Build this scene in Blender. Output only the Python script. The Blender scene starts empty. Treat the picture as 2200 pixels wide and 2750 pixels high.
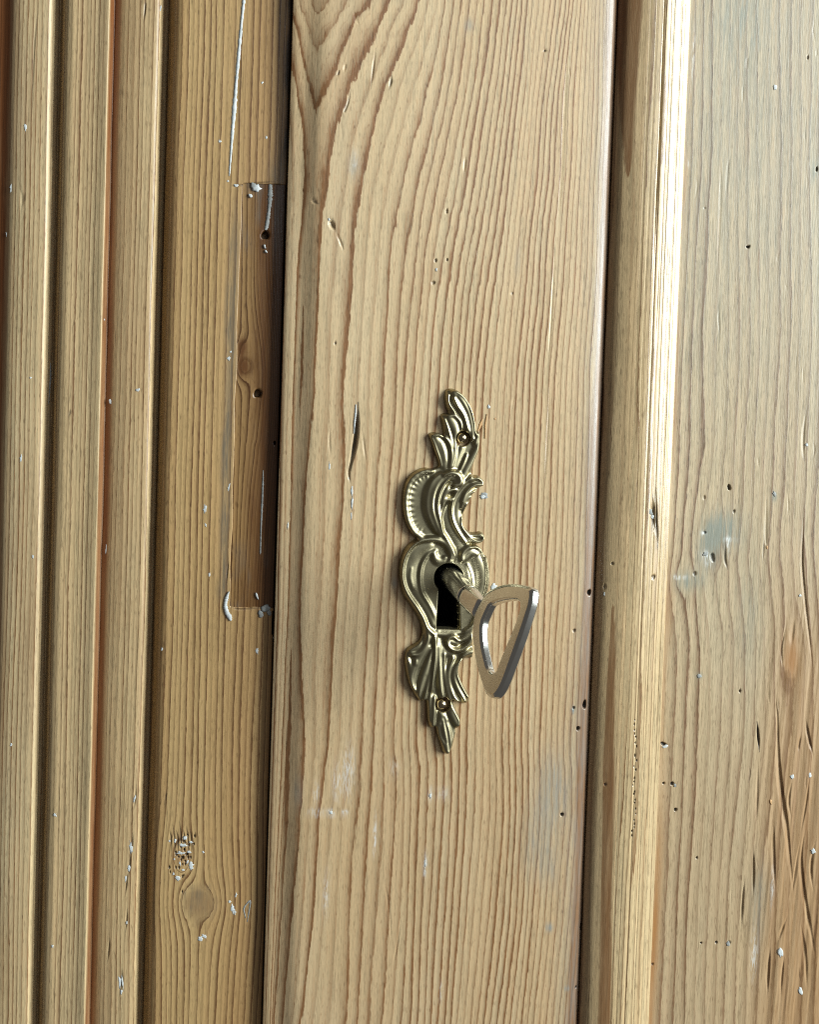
import bpy, math, random
import numpy as np
from mathutils import Vector, Matrix

# ------------------------------------------------------------------ camera, light, exposure
sc = bpy.context.scene
col = sc.collection
MM = 0.001
SPAN, DIST = 230.0, 260.0                    # mm of door seen across the picture, camera distance in mm
LENS = 36.0 * DIST / SPAN
SHX, SHY = (1100 - 574) / 2200.0, -(1375 - 1084) / 2200.0
PITCH, ROLL = math.radians(1.55), math.radians(1.60)

fwd = np.array([0, math.cos(PITCH), -math.sin(PITCH)])
up0 = np.array([0, math.sin(PITCH), math.cos(PITCH)])
sd0 = np.array([1.0, 0, 0])
side = sd0 * math.cos(ROLL) + up0 * math.sin(ROLL)
upv = -sd0 * math.sin(ROLL) + up0 * math.cos(ROLL)

cam_d = bpy.data.cameras.new('camera')
cam = bpy.data.objects.new('camera', cam_d)
col.objects.link(cam)
cam_d.sensor_fit = 'HORIZONTAL'
cam_d.sensor_width = 36
cam_d.lens = LENS
cam_d.shift_x, cam_d.shift_y = SHX, SHY
cam_d.clip_start, cam_d.clip_end = 0.01, 50
m = Matrix.Identity(4)
for i in range(3):
    m[i][0], m[i][1], m[i][2] = side[i], upv[i], -fwd[i]
m[1][3] = -DIST * MM
cam.matrix_world = m
sc.camera = cam

world = bpy.data.worlds.new('World')
sc.world = world
world.use_nodes = True
bg = world.node_tree.nodes['Background']
bg.inputs[0].default_value = (1.0, 0.94, 0.85, 1)
bg.inputs[1].default_value = 0.085


def lamp(name, loc, target, sx, sy, power, color):
    ld = bpy.data.lights.new(name, 'AREA')
    ld.shape = 'RECTANGLE'
    ld.size, ld.size_y = sx, sy
    ld.energy, ld.color = power, color
    o = bpy.data.objects.new(name, ld)
    col.objects.link(o)
    o.location = loc
    o.rotation_euler = (Vector(target) - Vector(loc)).to_track_quat('-Z', 'Y').to_euler()
    return o


lamp('window_light', (1.10, -0.62, 0.30), (0.05, 0, -0.04), 0.50, 1.0, 36.0, (0.92, 1.0, 0.98))
lamp('sheen_fill_light', (0.85, -1.75, 0.75), (0.05, 0, -0.04), 0.9, 0.9, 6.0, (0.84, 0.94, 1.0))  # unseen lamp added for cool sheen and some fill

sc.view_settings.view_transform = 'Standard'
sc.view_settings.look = 'None'
sc.view_settings.gamma = 1
sc.view_settings.exposure = 0.0
sc.render.engine = 'CYCLES'
sc.cycles.use_denoising = False
sc.cycles.max_bounces = 8
sc.cycles.pixel_filter_type = 'BLACKMAN_HARRIS'
sc.cycles.filter_width = 1.05


# ------------------------------------------------------------------ helpers
def at(px, py, d=0.0):
    """photo pixel -> (x, z) in mm on the plane d mm in front of the door face"""
    a = (px - 1100) / 2200 + SHX
    b = -(py - 1375) / 2200 + SHY
    v = side * a * 36 + upv * b * 36 + fwd * LENS
    t = (DIST - d) / v[1]
    return v[0] * t, v[2] * t


def ax(px, d=0.0, py=1375):
    return at(px, py, d)[0]


def az(py, d=0.0, px=1100):
    return at(px, py, d)[1]


PXMM = 2200 / SPAN                            # photo pixels per mm on the door face


def vnoise(X, Z, sx, sz, seed=0, octaves=2):
    """smooth value noise, feature size sx by sz mm, range about -1..1"""
    out = np.zeros_like(X, dtype=float)
    amp, tot = 1.0, 0.0
    for o in range(octaves):
        rs = np.random.RandomState(seed * 31 + o * 7 + 1)
        tab = rs.rand(256, 256) * 2 - 1
        u, v = X / sx * 2 ** o + 57.3, Z / sz * 2 ** o + 91.7
        i, j = np.floor(u).astype(int), np.floor(v).astype(int)
        fu, fv = u - i, v - j
        fu, fv = fu * fu * (3 - 2 * fu), fv * fv * (3 - 2 * fv)
        g = lambda a, b: tab[a % 256, b % 256]
        out += amp * ((g(i, j) * (1 - fu) + g(i + 1, j) * fu) * (1 - fv) + (g(i, j + 1) * (1 - fu) + g(i + 1, j + 1) * fu) * fv)
        tot += amp
        amp *= 0.5
    return out / tot


def sstep(a, b, x):
    t = np.clip((x - a) / (b - a), 0, 1)
    return t * t * (3 - 2 * t)


def spline(pts, n=40):
    """Catmull-Rom through rows of pts"""
    p = np.array(pts, dtype=float)
    if len(p) == 2:
        t = np.linspace(0, 1, n)[:, None]
        return p[0] * (1 - t) + p[1] * t
    q = np.vstack([2 * p[0] - p[1], p, 2 * p[-1] - p[-2]])
    k = len(p) - 1
    t = np.linspace(0, k - 1e-9, n)
    i = t.astype(int)
    f = (t - i)[:, None]
    a, b, c, d = q[i], q[i + 1], q[i + 2], q[i + 3]
    return 0.5 * (2 * b + (c - a) * f + (2 * a - 5 * b + 4 * c - d) * f ** 2 + (3 * b - a - 3 * c + d) * f ** 3)


def near(X, Z, line):
    """distance to polyline, parameter 0..1 along it, signed side (+ = right of travel)"""
    x, z = X.ravel(), Z.ravel()
    best = np.full(x.shape, 1e9)
    tt = np.zeros_like(best)
    ss = np.zeros_like(best)
    n = len(line) - 1
    for k in range(n):
        ax_, az_ = line[k][:2]
        bx, bz = line[k + 1][:2]
        dx, dz = bx - ax_, bz - az_
        L = dx * dx + dz * dz + 1e-12
        t = np.clip(((x - ax_) * dx + (z - az_) * dz) / L, 0, 1)
        ex, ez = x - ax_ - t * dx, z - az_ - t * dz
        dd = ex * ex + ez * ez
        mk = dd < best
        best[mk] = dd[mk]
        tt[mk] = ((k + t) / n)[mk]
        ss[mk] = np.sign(dx * ez - dz * ex)[mk] * -1
    return np.sqrt(best).reshape(X.shape), tt.reshape(X.shape), ss.reshape(X.shape)


def mesh_object(name, verts, faces, mat, parent=None, smooth=True, attrs=None):
    me = bpy.data.meshes.new(name)
    verts = np.asarray(verts, dtype=np.float32)
    me.from_pydata(verts.tolist(), [], faces if isinstance(faces, list) else faces.tolist())
    if smooth:
        me.polygons.foreach_set('use_smooth', np.ones(len(me.polygons), dtype=bool))
    if attrs:
        for k, a in attrs.items():
            at_ = me.attributes.new(k, 'FLOAT', 'POINT')
            at_.data.foreach_set('value', np.asarray(a, dtype=np.float32))
    me.update()
    me.materials.append(mat)
    o = bpy.data.objects.new(name, me)
    col.objects.link(o)
    if parent:
        o.parent = parent
    return o


def thing(name, label, cat, group=None):
    o = bpy.data.objects.new(name, None)
    o.empty_display_size = 0.02
    col.objects.link(o)
    o['label'], o['category'] = label, cat
    if group:
        o['group'] = group
    return o


# ------------------------------------------------------------------ materials
class G:
    def __init__(self, name):
        self.m = bpy.data.materials.new(name)
        self.m.use_nodes = True
        self.nt = self.m.node_tree
        self.b = self.nt.nodes['Principled BSDF']

    def n(self, typ, **kw):
        nd = self.nt.nodes.new(typ)
        for k, v in kw.items():
            setattr(nd, k, v)
        return nd

    def l(self, a, b):
        self.nt.links.new(a, b)

    def put(self, sock, v):
        if hasattr(v, 'links') or hasattr(v, 'is_linked'):
            self.l(v, sock)
        else:
            sock.default_value = v

    def math(self, op, a, b=0.0, c=0.0, clamp=False):
        nd = self.n('ShaderNodeMath', operation=op, use_clamp=clamp)
        for i, v in enumerate((a, b, c)):
            self.put(nd.inputs[i], v)
        return nd.outputs[0]

    def attr(self, name):
        nd = self.n('ShaderNodeAttribute', attribute_name=name)
        return nd.outputs['Fac']

    def noise(self, vec, scale, detail=2.0, rough=0.5, offs=(0, 0, 0)):
        mp = self.n('ShaderNodeMapping')
        self.l(vec, mp.inputs['Vector'])
        mp.inputs['Scale'].default_value = scale
        mp.inputs['Location'].default_value = offs
        nz = self.n('ShaderNodeTexNoise')
        nz.inputs['Scale'].default_value = 1.0
        nz.inputs['Detail'].default_value = detail
        nz.inputs['Roughness'].default_value = rough
        self.l(mp.outputs[0], nz.inputs['Vector'])
        return nz.outputs['Fac']

    def ramp(self, fac, stops, interp='LINEAR'):
        nd = self.n('ShaderNodeValToRGB')
        cr = nd.color_ramp
        cr.interpolation = interp
        while len(cr.elements) < len(stops):
            cr.elements.new(0.5)
        for e, (p, c) in zip(cr.elements, stops):
            e.position = p
            e.color = (c, c, c, 1) if isinstance(c, (int, float)) else (*c, 1)
        self.l(fac, nd.inputs[0])
        return nd.outputs[0]

    def mix(self, fac, a, b, mode='MIX'):
        nd = self.n('ShaderNodeMix', data_type='RGBA', blend_type=mode)
        self.put(nd.inputs[0], fac)
        for s, v in ((nd.inputs[6], a), (nd.inputs[7], b)):
            if isinstance(v, tuple):
                s.default_value = (*v, 1)
            else:
                self.l(v, s)
        return nd.outputs[2]


def wood(name, early, late, heart, rough=0.42, seed=0.0, line=1.0, coat=0.0, fiber=1.0, warp=0.35, stain=(0.25, 0.27, 0.26), relief=0.20):
    g = G(name)
    tc = g.n('ShaderNodeTexCoord')
    sc_ = g.n('ShaderNodeVectorMath', operation='SCALE')
    sc_.inputs['Scale'].default_value = 1000.0
    g.l(tc.outputs['Object'], sc_.inputs[0])
    P = sc_.outputs[0]
    off = (seed * 13.7, seed * 5.1, seed * 7.3)
    ring = g.attr('ring')
    w1 = g.noise(P, (0.10, 0.10, 0.014), 2, 0.5, off)
    w2 = g.noise(P, (1.6, 1.6, 0.30), 2, 0.6, off)
    r = g.math('ADD', ring, g.math('MULTIPLY', g.math('SUBTRACT', w1, 0.5), warp * 2.0))
    r = g.math('ADD', r, g.math('MULTIPLY', g.math('SUBTRACT', w2, 0.5), 0.26))
    w3 = g.noise(P, (0.55, 0.55, 0.035), 3, 0.55, (off[0] + 3, 1, off[2]))
    r = g.math('ADD', r, g.math('MULTIPLY', g.math('SUBTRACT', w3, 0.5), warp * 0.7))
    fr = g.math('FRACT', r)
    fl = g.math('FLOOR', r)
    wn = g.n('ShaderNodeTexWhiteNoise', noise_dimensions='1D')
    g.l(g.math('ADD', fl, seed * 17.0 + 0.5), wn.inputs['W'])
    per = wn.outputs['Value']
    prof = g.ramp(fr, [(0.0, 0.18), (0.07, 0.0), (0.30, 0.05), (0.55, 0.22), (0.75, 0.50), (0.88, 0.90), (0.94, 1.0), (1.0, 0.18)])
    strength = g.math('MULTIPLY_ADD', per, 0.95, 0.38)
    # along-the-line fading
    fade = g.noise(P, (0.25, 0.25, 0.03), 2, 0.5, (off[0] + 40, 0, off[2]))
    fade = g.math('MULTIPLY_ADD', fade, 1.0, 0.50)
    lateF = g.math('MULTIPLY', g.math('MULTIPLY', prof, strength), fade)
    # secondary thin lines
    fr2 = g.math('FRACT', g.math('MULTIPLY', r, 2.63))
    thin = g.ramp(fr2, [(0.0, 0.0), (0.80, 0.0), (0.93, 1.0), (1.0, 0.0)])
    lateF = g.math('ADD', lateF, g.math('MULTIPLY', thin, 0.18))
    # fibres
    f1 = g.noise(P, (1.9, 1.9, 0.075), 3, 0.65, off)
    f2 = g.noise(P, (3.6, 3.6, 0.40), 2, 0.6, (off[0] + 9, 3, 1))
    f0 = g.noise(P, (0.8, 0.8, 0.020), 3, 0.6, (off[0] + 19, 2, 6))
    fib = g.math('ADD', g.math('MULTIPLY', g.math('SUBTRACT', f1, 0.5), 1.3), g.math('MULTIPLY', g.math('SUBTRACT', f2, 0.5), 1.1))
    fib = g.math('MULTIPLY_ADD', g.math('SUBTRACT', f0, 0.5), 0.9, fib)
    lateF = g.math('MULTIPLY_ADD', fib, 0.80 * fiber, lateF)
    lateF = g.math('MULTIPLY', lateF, line, clamp=True)
    # warm / cool drift
    bl = g.noise(P, (0.05, 0.05, 0.010), 3, 0.55, (off[0] + 5, 8, 2))
    blr = g.ramp(bl, [(0.30, 0.0), (0.70, 1.0)])
    e2 = tuple(min(1, c * k) for c, k in zip(early, (0.90, 0.82, 0.70)))
    base = g.mix(g.math('MULTIPLY', blr, 0.75), early, e2)
    wn2 = g.n('ShaderNodeTexWhiteNoise', noise_dimensions='1D')
    g.l(g.math('ADD', fl, seed * 5.0 + 40.5), wn2.inputs['W'])
    pink = tuple(c * k for c, k in zip(early, (0.95, 0.87, 0.80)))
    base = g.mix(g.math('MULTIPLY', wn2.outputs['Value'], 0.9), base, pink)
    c = g.mix(lateF, base, late)
    # dark pin flecks lying in the late wood
    fk = g.noise(P, (2.6, 2.6, 0.40), 1, 0.5, (off[0] + 77, 1, 4))
    fk = g.ramp(fk, [(0.62, 0.0), (0.72, 1.0)])
    c = g.mix(g.math('MULTIPLY', fk, 0.30), c, tuple(x * 0.7 for x in late))
    c = g.mix(g.math('MULTIPLY', g.math('MULTIPLY', fk, lateF), 0.55), c, tuple(x * 0.35 for x in late))
    # fine value grain
    gv = g.math('MULTIPLY_ADD', fib, 0.95 * fiber, 1.0)
    cc = g.n('ShaderNodeCombineColor')
    for i in range(3):
        g.l(gv, cc.inputs[i])
    c = g.mix(1.0, c, cc.outputs[0], 'MULTIPLY')
    # heartwood / old varnish with painted shade, grey iron stain, rubbed paint, near-black pits and patches
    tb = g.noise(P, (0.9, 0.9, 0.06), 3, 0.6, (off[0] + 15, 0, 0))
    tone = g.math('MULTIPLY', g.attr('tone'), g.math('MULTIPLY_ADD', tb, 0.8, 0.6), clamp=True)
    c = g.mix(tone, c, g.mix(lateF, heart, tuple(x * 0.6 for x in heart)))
    gn = g.ramp(g.noise(P, (1.3, 1.3, 0.09), 4, 0.65, (off[0] + 22, 0, 0)), [(0.34, 0.0), (0.66, 1.0)])
    grey = g.math('MULTIPLY', g.attr('grey'), g.math('MULTIPLY_ADD', gn, 1.1, 0.30), clamp=True)
    c = g.mix(grey, c, stain)
    pn = g.noise(P, (2.4, 2.4, 0.35), 3, 0.65, (off[0] + 31, 0, 0))
    pm = g.math('MULTIPLY', g.attr('paint'), g.ramp(pn, [(0.42, 0.0), (0.60, 1.0)]), clamp=True)
    c = g.mix(pm, c, (0.74, 0.76, 0.76))
    c = g.mix(g.math('MULTIPLY', g.attr('dark'), 1.0, clamp=True), c, (0.014, 0.012, 0.012))
    g.l(c, g.b.inputs['Base Color'])
    rg = g.math('MULTIPLY_ADD', fib, 0.25, rough)
    rg = g.math('MULTIPLY_ADD', lateF, -0.08, rg)
    g.l(rg, g.b.inputs['Roughness'])
    g.b.inputs['Specular IOR Level'].default_value = 0.5
    g.b.inputs['Coat Weight'].default_value = coat
    g.b.inputs['Coat Roughness'].default_value = 0.28
    bp = g.n('ShaderNodeBump')
    bp.inputs['Strength'].default_value = relief
    bp.inputs['Distance'].default_value = 0.00016
    hgt = g.math('MULTIPLY_ADD', fib, 0.55, g.math('MULTIPLY', lateF, 0.45))
    g.l(hgt, bp.inputs['Height'])
    g.l(bp.outputs[0], g.b.inputs['Normal'])
    return g.m


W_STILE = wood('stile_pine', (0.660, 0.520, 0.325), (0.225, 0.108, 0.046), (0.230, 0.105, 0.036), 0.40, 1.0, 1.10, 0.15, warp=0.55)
W_MOULD = wood('moulding_pine', (0.600, 0.470, 0.280), (0.190, 0.100, 0.044), (0.22, 0.100, 0.038), 0.32, 2.0, 0.7, 0.28, warp=0.7)
W_PANEL = wood('panel_pine', (0.500, 0.410, 0.270), (0.185, 0.108, 0.060), (0.34, 0.17, 0.065), 0.42, 3.0, 1.0, stain=(0.23, 0.235, 0.19), warp=0.5)
W_FRAME = wood('frame_pine', (0.530, 0.365, 0.172), (0.130, 0.062, 0.025), (0.25, 0.12, 0.045), 0.44, 4.0, stain=(0.17, 0.13, 0.085))
W_BEADA = wood('outer_bead_pine', (0.610, 0.485, 0.290), (0.220, 0.118, 0.054), (0.23, 0.080, 0.025), 0.46, 5.0, 0.9)
W_BEADB = wood('middle_bead_pine', (0.600, 0.470, 0.275), (0.180, 0.096, 0.044), (0.23, 0.080, 0.025), 0.46, 6.0, 0.85)
W_BEADC = wood('inner_bead_pine', (0.600, 0.460, 0.265), (0.190, 0.100, 0.044), (0.23, 0.085, 0.028), 0.46, 7.0, 0.9)
W_PATCH = wood('patch_pine', (0.400, 0.255, 0.110), (0.070, 0.030, 0.011), (0.115, 0.046, 0.014), 0.34, 8.0, 1.15, 0.1, fiber=0.6, warp=0.12, relief=0.15, stain=(0.13, 0.11, 0.09))


def plain(name, c, rough, metal=0.0, nscale=0.0, namp=0.0, bump=0.0):
    g = G(name)
    g.b.inputs['Metallic'].default_value = metal
    g.b.inputs['Roughness'].default_value = rough
    g.b.inputs['Base Color'].default_value = (*c, 1)
    if nscale:
        tc = g.n('ShaderNodeTexCoord')
        nz = g.noise(tc.outputs['Object'], (nscale, nscale, nscale), 4, 0.6)
        t = g.ramp(nz, [(0.3, 0.0), (0.7, 1.0)])
        g.l(g.mix(t, tuple(x * (1 - namp) for x in c), c), g.b.inputs['Base Color'])
        g.l(g.math('MULTIPLY_ADD', t, -0.5 * namp, rough + 0.25 * namp), g.b.inputs['Roughness'])
        if bump:
            bp = g.n('ShaderNodeBump')
            bp.inputs['Strength'].default_value = 0.4
            bp.inputs['Distance'].default_value = bump
            g.l(nz, bp.inputs['Height'])
            g.l(bp.outputs[0], g.b.inputs['Normal'])
    return g.m


BRASS = plain('aged_brass', (0.47, 0.415, 0.265), 0.40, 1.0, 170, 0.38, 0.0)
NAILM = plain('brass_nail', (0.62, 0.50, 0.33), 0.18, 1.0, 300, 0.15)
NICKEL = plain('worn_nickel', (0.76, 0.755, 0.73), 0.22, 1.0, 260, 0.05)
PAINT = plain('old_white_paint', (0.64, 0.67, 0.68), 0.6, 0.0, 900, 0.35, 0.0001)
GREYP = plain('dirty_grey_paint', (0.36, 0.37, 0.36), 0.65, 0.0, 700, 0.4, 0.0001)
DARKIN = plain('dark_lock_cavity', (0.016, 0.013, 0.011), 0.8, 0.0, 200, 0.3)
SPLINT = plain('fresh_splintered_pine', (0.62, 0.36, 0.16), 0.6, 0.0, 600, 0.3, 0.0001)


# ------------------------------------------------------------------ board builder
class Board:
    """A solid plank: a relief front (mm towards the viewer), sides and a back, with per-vertex grain coordinates."""

    def __init__(self, x0, x1, z0, z1, d, dx, dz, back):
        self.x0, self.x1, self.z0, self.z1, self.d, self.dx, self.dz, self.back = x0, x1, z0, z1, d, dx, dz, back
        self.feats, self.cut, self.xl, self.zl = [], [], [], []
        self.soften = 0.55
        self.profile = lambda X, Z: X * 0
        self.ring = lambda X, Z: X / 2.5
        self.tone = self.grey = self.paint = self.darkf = None

    def pit(self, px, py, rx, rz, depth, dark=1.0, rot=0.0, paint=0.0, grey=0.0):
        x, z = at(px, py, self.d)
        rx, rz = rx / PXMM, rz / PXMM
        self.feats.append(('pit', x, z, rx, rz, depth, dark, math.radians(rot), paint, grey))
        st = max(0.14, min(rx, rz) / 3)
        R = max(rx, rz) * 1.25
        self.xl += list(np.arange(x - (R if rot else rx * 1.25), x + (R if rot else rx * 1.25), st))
        self.zl += list(np.arange(z - (R if rot else rz * 1.25), z + (R if rot else rz * 1.25), max(st, rz / 6)))

    def groove(self, pts, width, depth, dark=0.0, asym=0.0, paint=0.0, grey=0.0, taper=True):
        ln = spline([at(a, b, self.d) for a, b in pts], 8 * len(pts))
        w = width / PXMM
        depth = depth * (self.soften if dark < 0.2 else 1.0)
        self.feats.append(('groove', ln, w, depth, dark, asym, paint, grey, taper))
        st = max(0.16, w / 4)
        xs = ln[:, 0]
        self.xl += list(np.arange(xs.min() - w * 1.4, xs.max() + w * 1.4, st))
        self.zl += list(np.arange(ln[:, 1].min() - w, ln[:, 1].max() + w, 0.7))

    def height(self, X, Z, attrs=None):
        H = self.profile(X, Z)
        for f in self.feats:
            if f[0] == 'pit':
                _, x, z, rx, rz, dep, dark, rot, pa, gr = f
                ca, sa = math.cos(rot), math.sin(rot)
                u, v = (X - x) * ca + (Z - z) * sa, -(X - x) * sa + (Z - z) * ca
                q = np.sqrt((u / rx) ** 2 + (v / rz) ** 2) * (1 + 0.07 * np.sin(3 * np.arctan2(v / rz, u / rx) + x * 9))
                k = 1 - sstep(0.55, 1.0, q)
                H = H - dep * k
                if attrs is not None:
                    attrs['dark'] = np.maximum(attrs['dark'], dark * (1 - sstep(0.6, 1.05, q)))
                    attrs['paint'] = np.maximum(attrs['paint'], pa * (1 - sstep(0.8, 1.4, q)))
                    attrs['grey'] = np.maximum(attrs['grey'], gr * (1 - sstep(0.8, 1.6, q)))
            else:
                _, ln, w, dep, dark, asym, pa, gr, taper = f
                mk = (X > ln[:, 0].min() - 4 * w) & (X < ln[:, 0].max() + 4 * w) & (Z > ln[:, 1].min() - 4 * w) & (Z < ln[:, 1].max() + 4 * w)
                if not mk.any():
                    continue
                d, t, s = near(X[mk], Z[mk], ln)
                tp = sstep(0.0, 0.42, np.minimum(t, 1 - t)) if taper else 1.0
                wl = w * np.where(s > 0, 1 + asym, 1 - asym * 0.75) * (0.35 + 0.65 * tp) + 0.02
                k = 1 - sstep(0.05, 1.0, d / wl)
                H[mk] -= dep * k * tp
                if attrs is not None:
                    for nm, val in (('dark', dark), ('paint', pa), ('grey', gr)):
                        if val:
                            a = attrs[nm]
                            a[mk] = np.maximum(a[mk], val * (1 - sstep(0.35, 1.0, d / wl)))
        return H

    def build(self, name, mat, parent):
        base = list(np.arange(self.x0, self.x1, self.dx)) + [self.x1]
        basez = list(np.arange(self.z0, self.z1, self.dz)) + [self.z1]

        def clean(v, lo, hi, eps):
            v = np.unique(np.array(v))
            v = v[(v > lo + eps) & (v < hi - eps)]
            out = [lo]
            for a in v:
                if a - out[-1] > eps:
                    out.append(a)
            out.append(hi)
            return np.array(out)
        xs = clean(base + self.xl, self.x0, self.x1, 0.11)
        zs = clean(basez + self.zl, self.z0, self.z1, 0.16)
        X, Z = np.meshgrid(xs, zs)
        A = {k: np.zeros_like(X) for k in ('tone', 'grey', 'paint', 'dark')}
        for k, f in (('tone', self.tone), ('grey', self.grey), ('paint', self.paint), ('dark', self.darkf)):
            if f is not None:
                A[k] = A[k] + f(X, Z)
        H = self.height(X, Z, A)
        A['ring'] = self.ring(X, Z)
        nz, nx = X.shape
        V = np.stack([X, -(H + self.d), Z], -1).reshape(-1, 3) * MM
        idx = np.arange(nz * nx).reshape(nz, nx)
        F = np.stack([idx[:-1, :-1], idx[:-1, 1:], idx[1:, 1:], idx[1:, :-1]], -1)
        keep = np.ones((nz - 1, nx - 1), bool)
        cx, cz = (X[:-1, :-1] + X[1:, 1:]) / 2, (Z[:-1, :-1] + Z[1:, 1:]) / 2
        for fn in self.cut:
            keep &= ~fn(cx, cz)
        F = F[keep].reshape(-1, 4).tolist()
        # sides and back with vertices of their own
        rim = np.concatenate([idx[0, :], idx[1:, -1], idx[-1, -2::-1], idx[-2:0:-1, 0]])
        n0, k = len(V), len(rim)
        top = V[rim]
        bot = top.copy()
        bot[:, 1] = self.back * MM
        V = np.vstack([V, top, bot])
        for i in range(k):
            j = (i + 1) % k
            F.append([n0 + j, n0 + i, n0 + k + i, n0 + k + j])
        c = [n0 + k, n0 + k + nx - 1, n0 + k + nx - 1 + nz - 1, n0 + k + 2 * (nx - 1) + nz - 1]
        F.append([c[3], c[2], c[1], c[0]])
        at_ = {}
        for kk, a in A.items():
            f = a.ravel()
            at_[kk] = np.concatenate([f, f[rim], f[rim]])
        self.obj = mesh_object(name, V, F, mat, parent, True, at_)
        return self.obj

    def surf(self, px, py):
        """point in mm on the front of the board under a photo pixel"""
        d = self.d
        for _ in range(4):
            x, z = at(px, py, d)
            X = np.array([[x]])
            Z = np.array([[z]])
            d = self.d + float(self.profile(X, Z)[0, 0])
        return x, z, d


def guided(lines, d):
    """grain from traced guide lines: every guide is (list of pixel points, ring number or list of ring numbers)"""
    G_ = []
    for pts, idx in lines:
        p = np.array([at(a, b, d) for a, b in pts])
        ii = np.array(idx if isinstance(idx, (list, tuple)) else [idx] * len(pts), float)
        o = np.argsort(p[:, 1])
        G_.append((p[o, 1], p[o, 0], ii[o]))

    def f(X, Z):
        zs = Z[:, 0]
        gx = np.stack([np.interp(zs, z, x) for z, x, _ in G_])
        gi = np.stack([np.interp(zs, z, i) for z, _, i in G_])
        # smooth along the board
        k = np.hanning(31)
        k /= k.sum()
        sm = lambda a: np.stack([np.convolve(np.pad(r, 15, 'edge'), k, 'valid') for r in a])
        gx, gi = sm(gx), sm(gi)
        out = np.empty_like(X)
        for r in range(len(zs)):
            x, i = gx[:, r], gi[:, r]
            row = X[r]
            v = np.interp(row, x, i)
            s0 = (i[1] - i[0]) / max(1e-6, x[1] - x[0])
            s1 = (i[-1] - i[-2]) / max(1e-6, x[-1] - x[-2])
            v = np.where(row < x[0], i[0] + (row - x[0]) * s0, v)
            v = np.where(row > x[-1], i[-1] + (row - x[-1]) * s1, v)
            out[r] = v
        return out
    return f


def swirl(X, Z, knots):
    """grain lines parting round knots: returns displaced X"""
    D = np.zeros_like(X)
    for x, z, r, st in knots:
        dx, dz = X - x, (Z - z) / st
        d2 = dx * dx + dz * dz + 1e-6
        D -= dx * np.minimum(r * r / d2, 1.0) * 0.92
    return X + D


def fleck(parent, board, px, py, rx, rz, mat, seed, thick=0.14, rot=0.0, name='paint_fleck', n=14, rag=0.35):
    """a ragged flake sitting on the board, rx by rz photo pixels"""
    x, z, d = board.surf(px, py)
    return flake_at(parent, x, z, d, rx / PXMM, rz / PXMM, mat, seed, thick, rot, name, n, rag)


def flake_at(parent, x, z, d, rx, rz, mat, seed, thick, rot, name, n, rag):
    rs = random.Random(seed)
    ca, sa = math.cos(math.radians(rot)), math.sin(math.radians(rot))
    V, F = [], []
    rr = [1 + rag * (rs.random() * 2 - 1) for _ in range(n)]
    for s, hh in ((1.0, -0.12), (0.93, thick * 0.7), (0.55, thick)):
        for i in range(n):
            a = 2 * math.pi * i / n
            u, v = math.cos(a) * rx * rr[i] * s, math.sin(a) * rz * rr[i] * s
            V.append(((x + u * ca - v * sa) * MM, -(d + hh) * MM, (z + u * sa + v * ca) * MM))
    V.append((x * MM, -(d + thick) * MM, z * MM))
    for r in range(2):
        for i in range(n):
            j = (i + 1) % n
            F.append((r * n + i, r * n + j, (r + 1) * n + j, (r + 1) * n + i))
    for i in range(n):
        F.append((2 * n + i, 2 * n + (i + 1) % n, 3 * n))
    return mesh_object(name, V, F, mat, parent)


def streak(parent, board, pts, mat, thick=0.18, name='paint_streak', seed=1):
    """a raised run of paint along px points (x, y, half width in px)"""
    rs = random.Random(seed)
    P = spline(pts, 14 * len(pts))
    V, F = [], []
    prof = ((-1.0, -0.10), (-0.8, 0.75), (0, 1.0), (0.8, 0.75), (1.0, -0.10))
    n = len(P)
    for k, (px, py, w) in enumerate(P):
        q0, q1 = P[max(0, k - 1)], P[min(n - 1, k + 1)]
        x, z, d = board.surf(px, py)
        t = np.array([q1[0] - q0[0], -(q1[1] - q0[1])])
        t /= np.linalg.norm(t) + 1e-9
        nx, nz = t[1], -t[0]
        ww = max(0.05, w / PXMM * (1 + 0.25 * (rs.random() * 2 - 1)))
        if k in (0, n - 1):
            ww *= 0.3
        for u, h in prof:
            V.append(((x + nx * ww * u) * MM, -(d + (h * thick if h > 0 else h)) * MM, (z + nz * ww * u) * MM))
    for k in range(n - 1):
        for j in range(4):
            a = k * 5 + j
            F.append((a, a + 1, a + 6, a + 5))
    return mesh_object(name, V, F, mat, parent)


def tri(x, pts):
    """piecewise linear profile"""
    p = np.array(pts)
    return np.interp(x, p[:, 0], p[:, 1])


ZT, ZB = 150.0, -230.0                       # boards run on above and below the picture

# ------------------------------------------------------------------ cupboard frame (left)
frame = thing('cupboard', 'stripped pine cupboard front with fluted beads at left and a panelled door', 'cupboard')
FD = -5.0                                    # frame face lies 5 mm behind the door face


def fx(px):
    return ax(px - 18, FD)


def soft(fn, w=0.28):
    """round off the arrises of a piecewise linear profile"""
    def f(X, Z):
        return sum(fn(X + k * w) for k in (-1.5, -1, -0.5, 0, 0.5, 1, 1.5)) / 7.0
    return f


def wob(Z, seed):
    """hand-worked edges wander a little and are nicked"""
    return 0.22 * vnoise(Z * 0, Z, 5, 42, seed, 2) + 0.09 * vnoise(Z * 0, Z, 5, 7, seed + 9, 3) + 0.25 * np.clip(vnoise(Z * 0, Z, 5, 11, seed + 20, 1) - 0.72, 0, 1)


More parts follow.
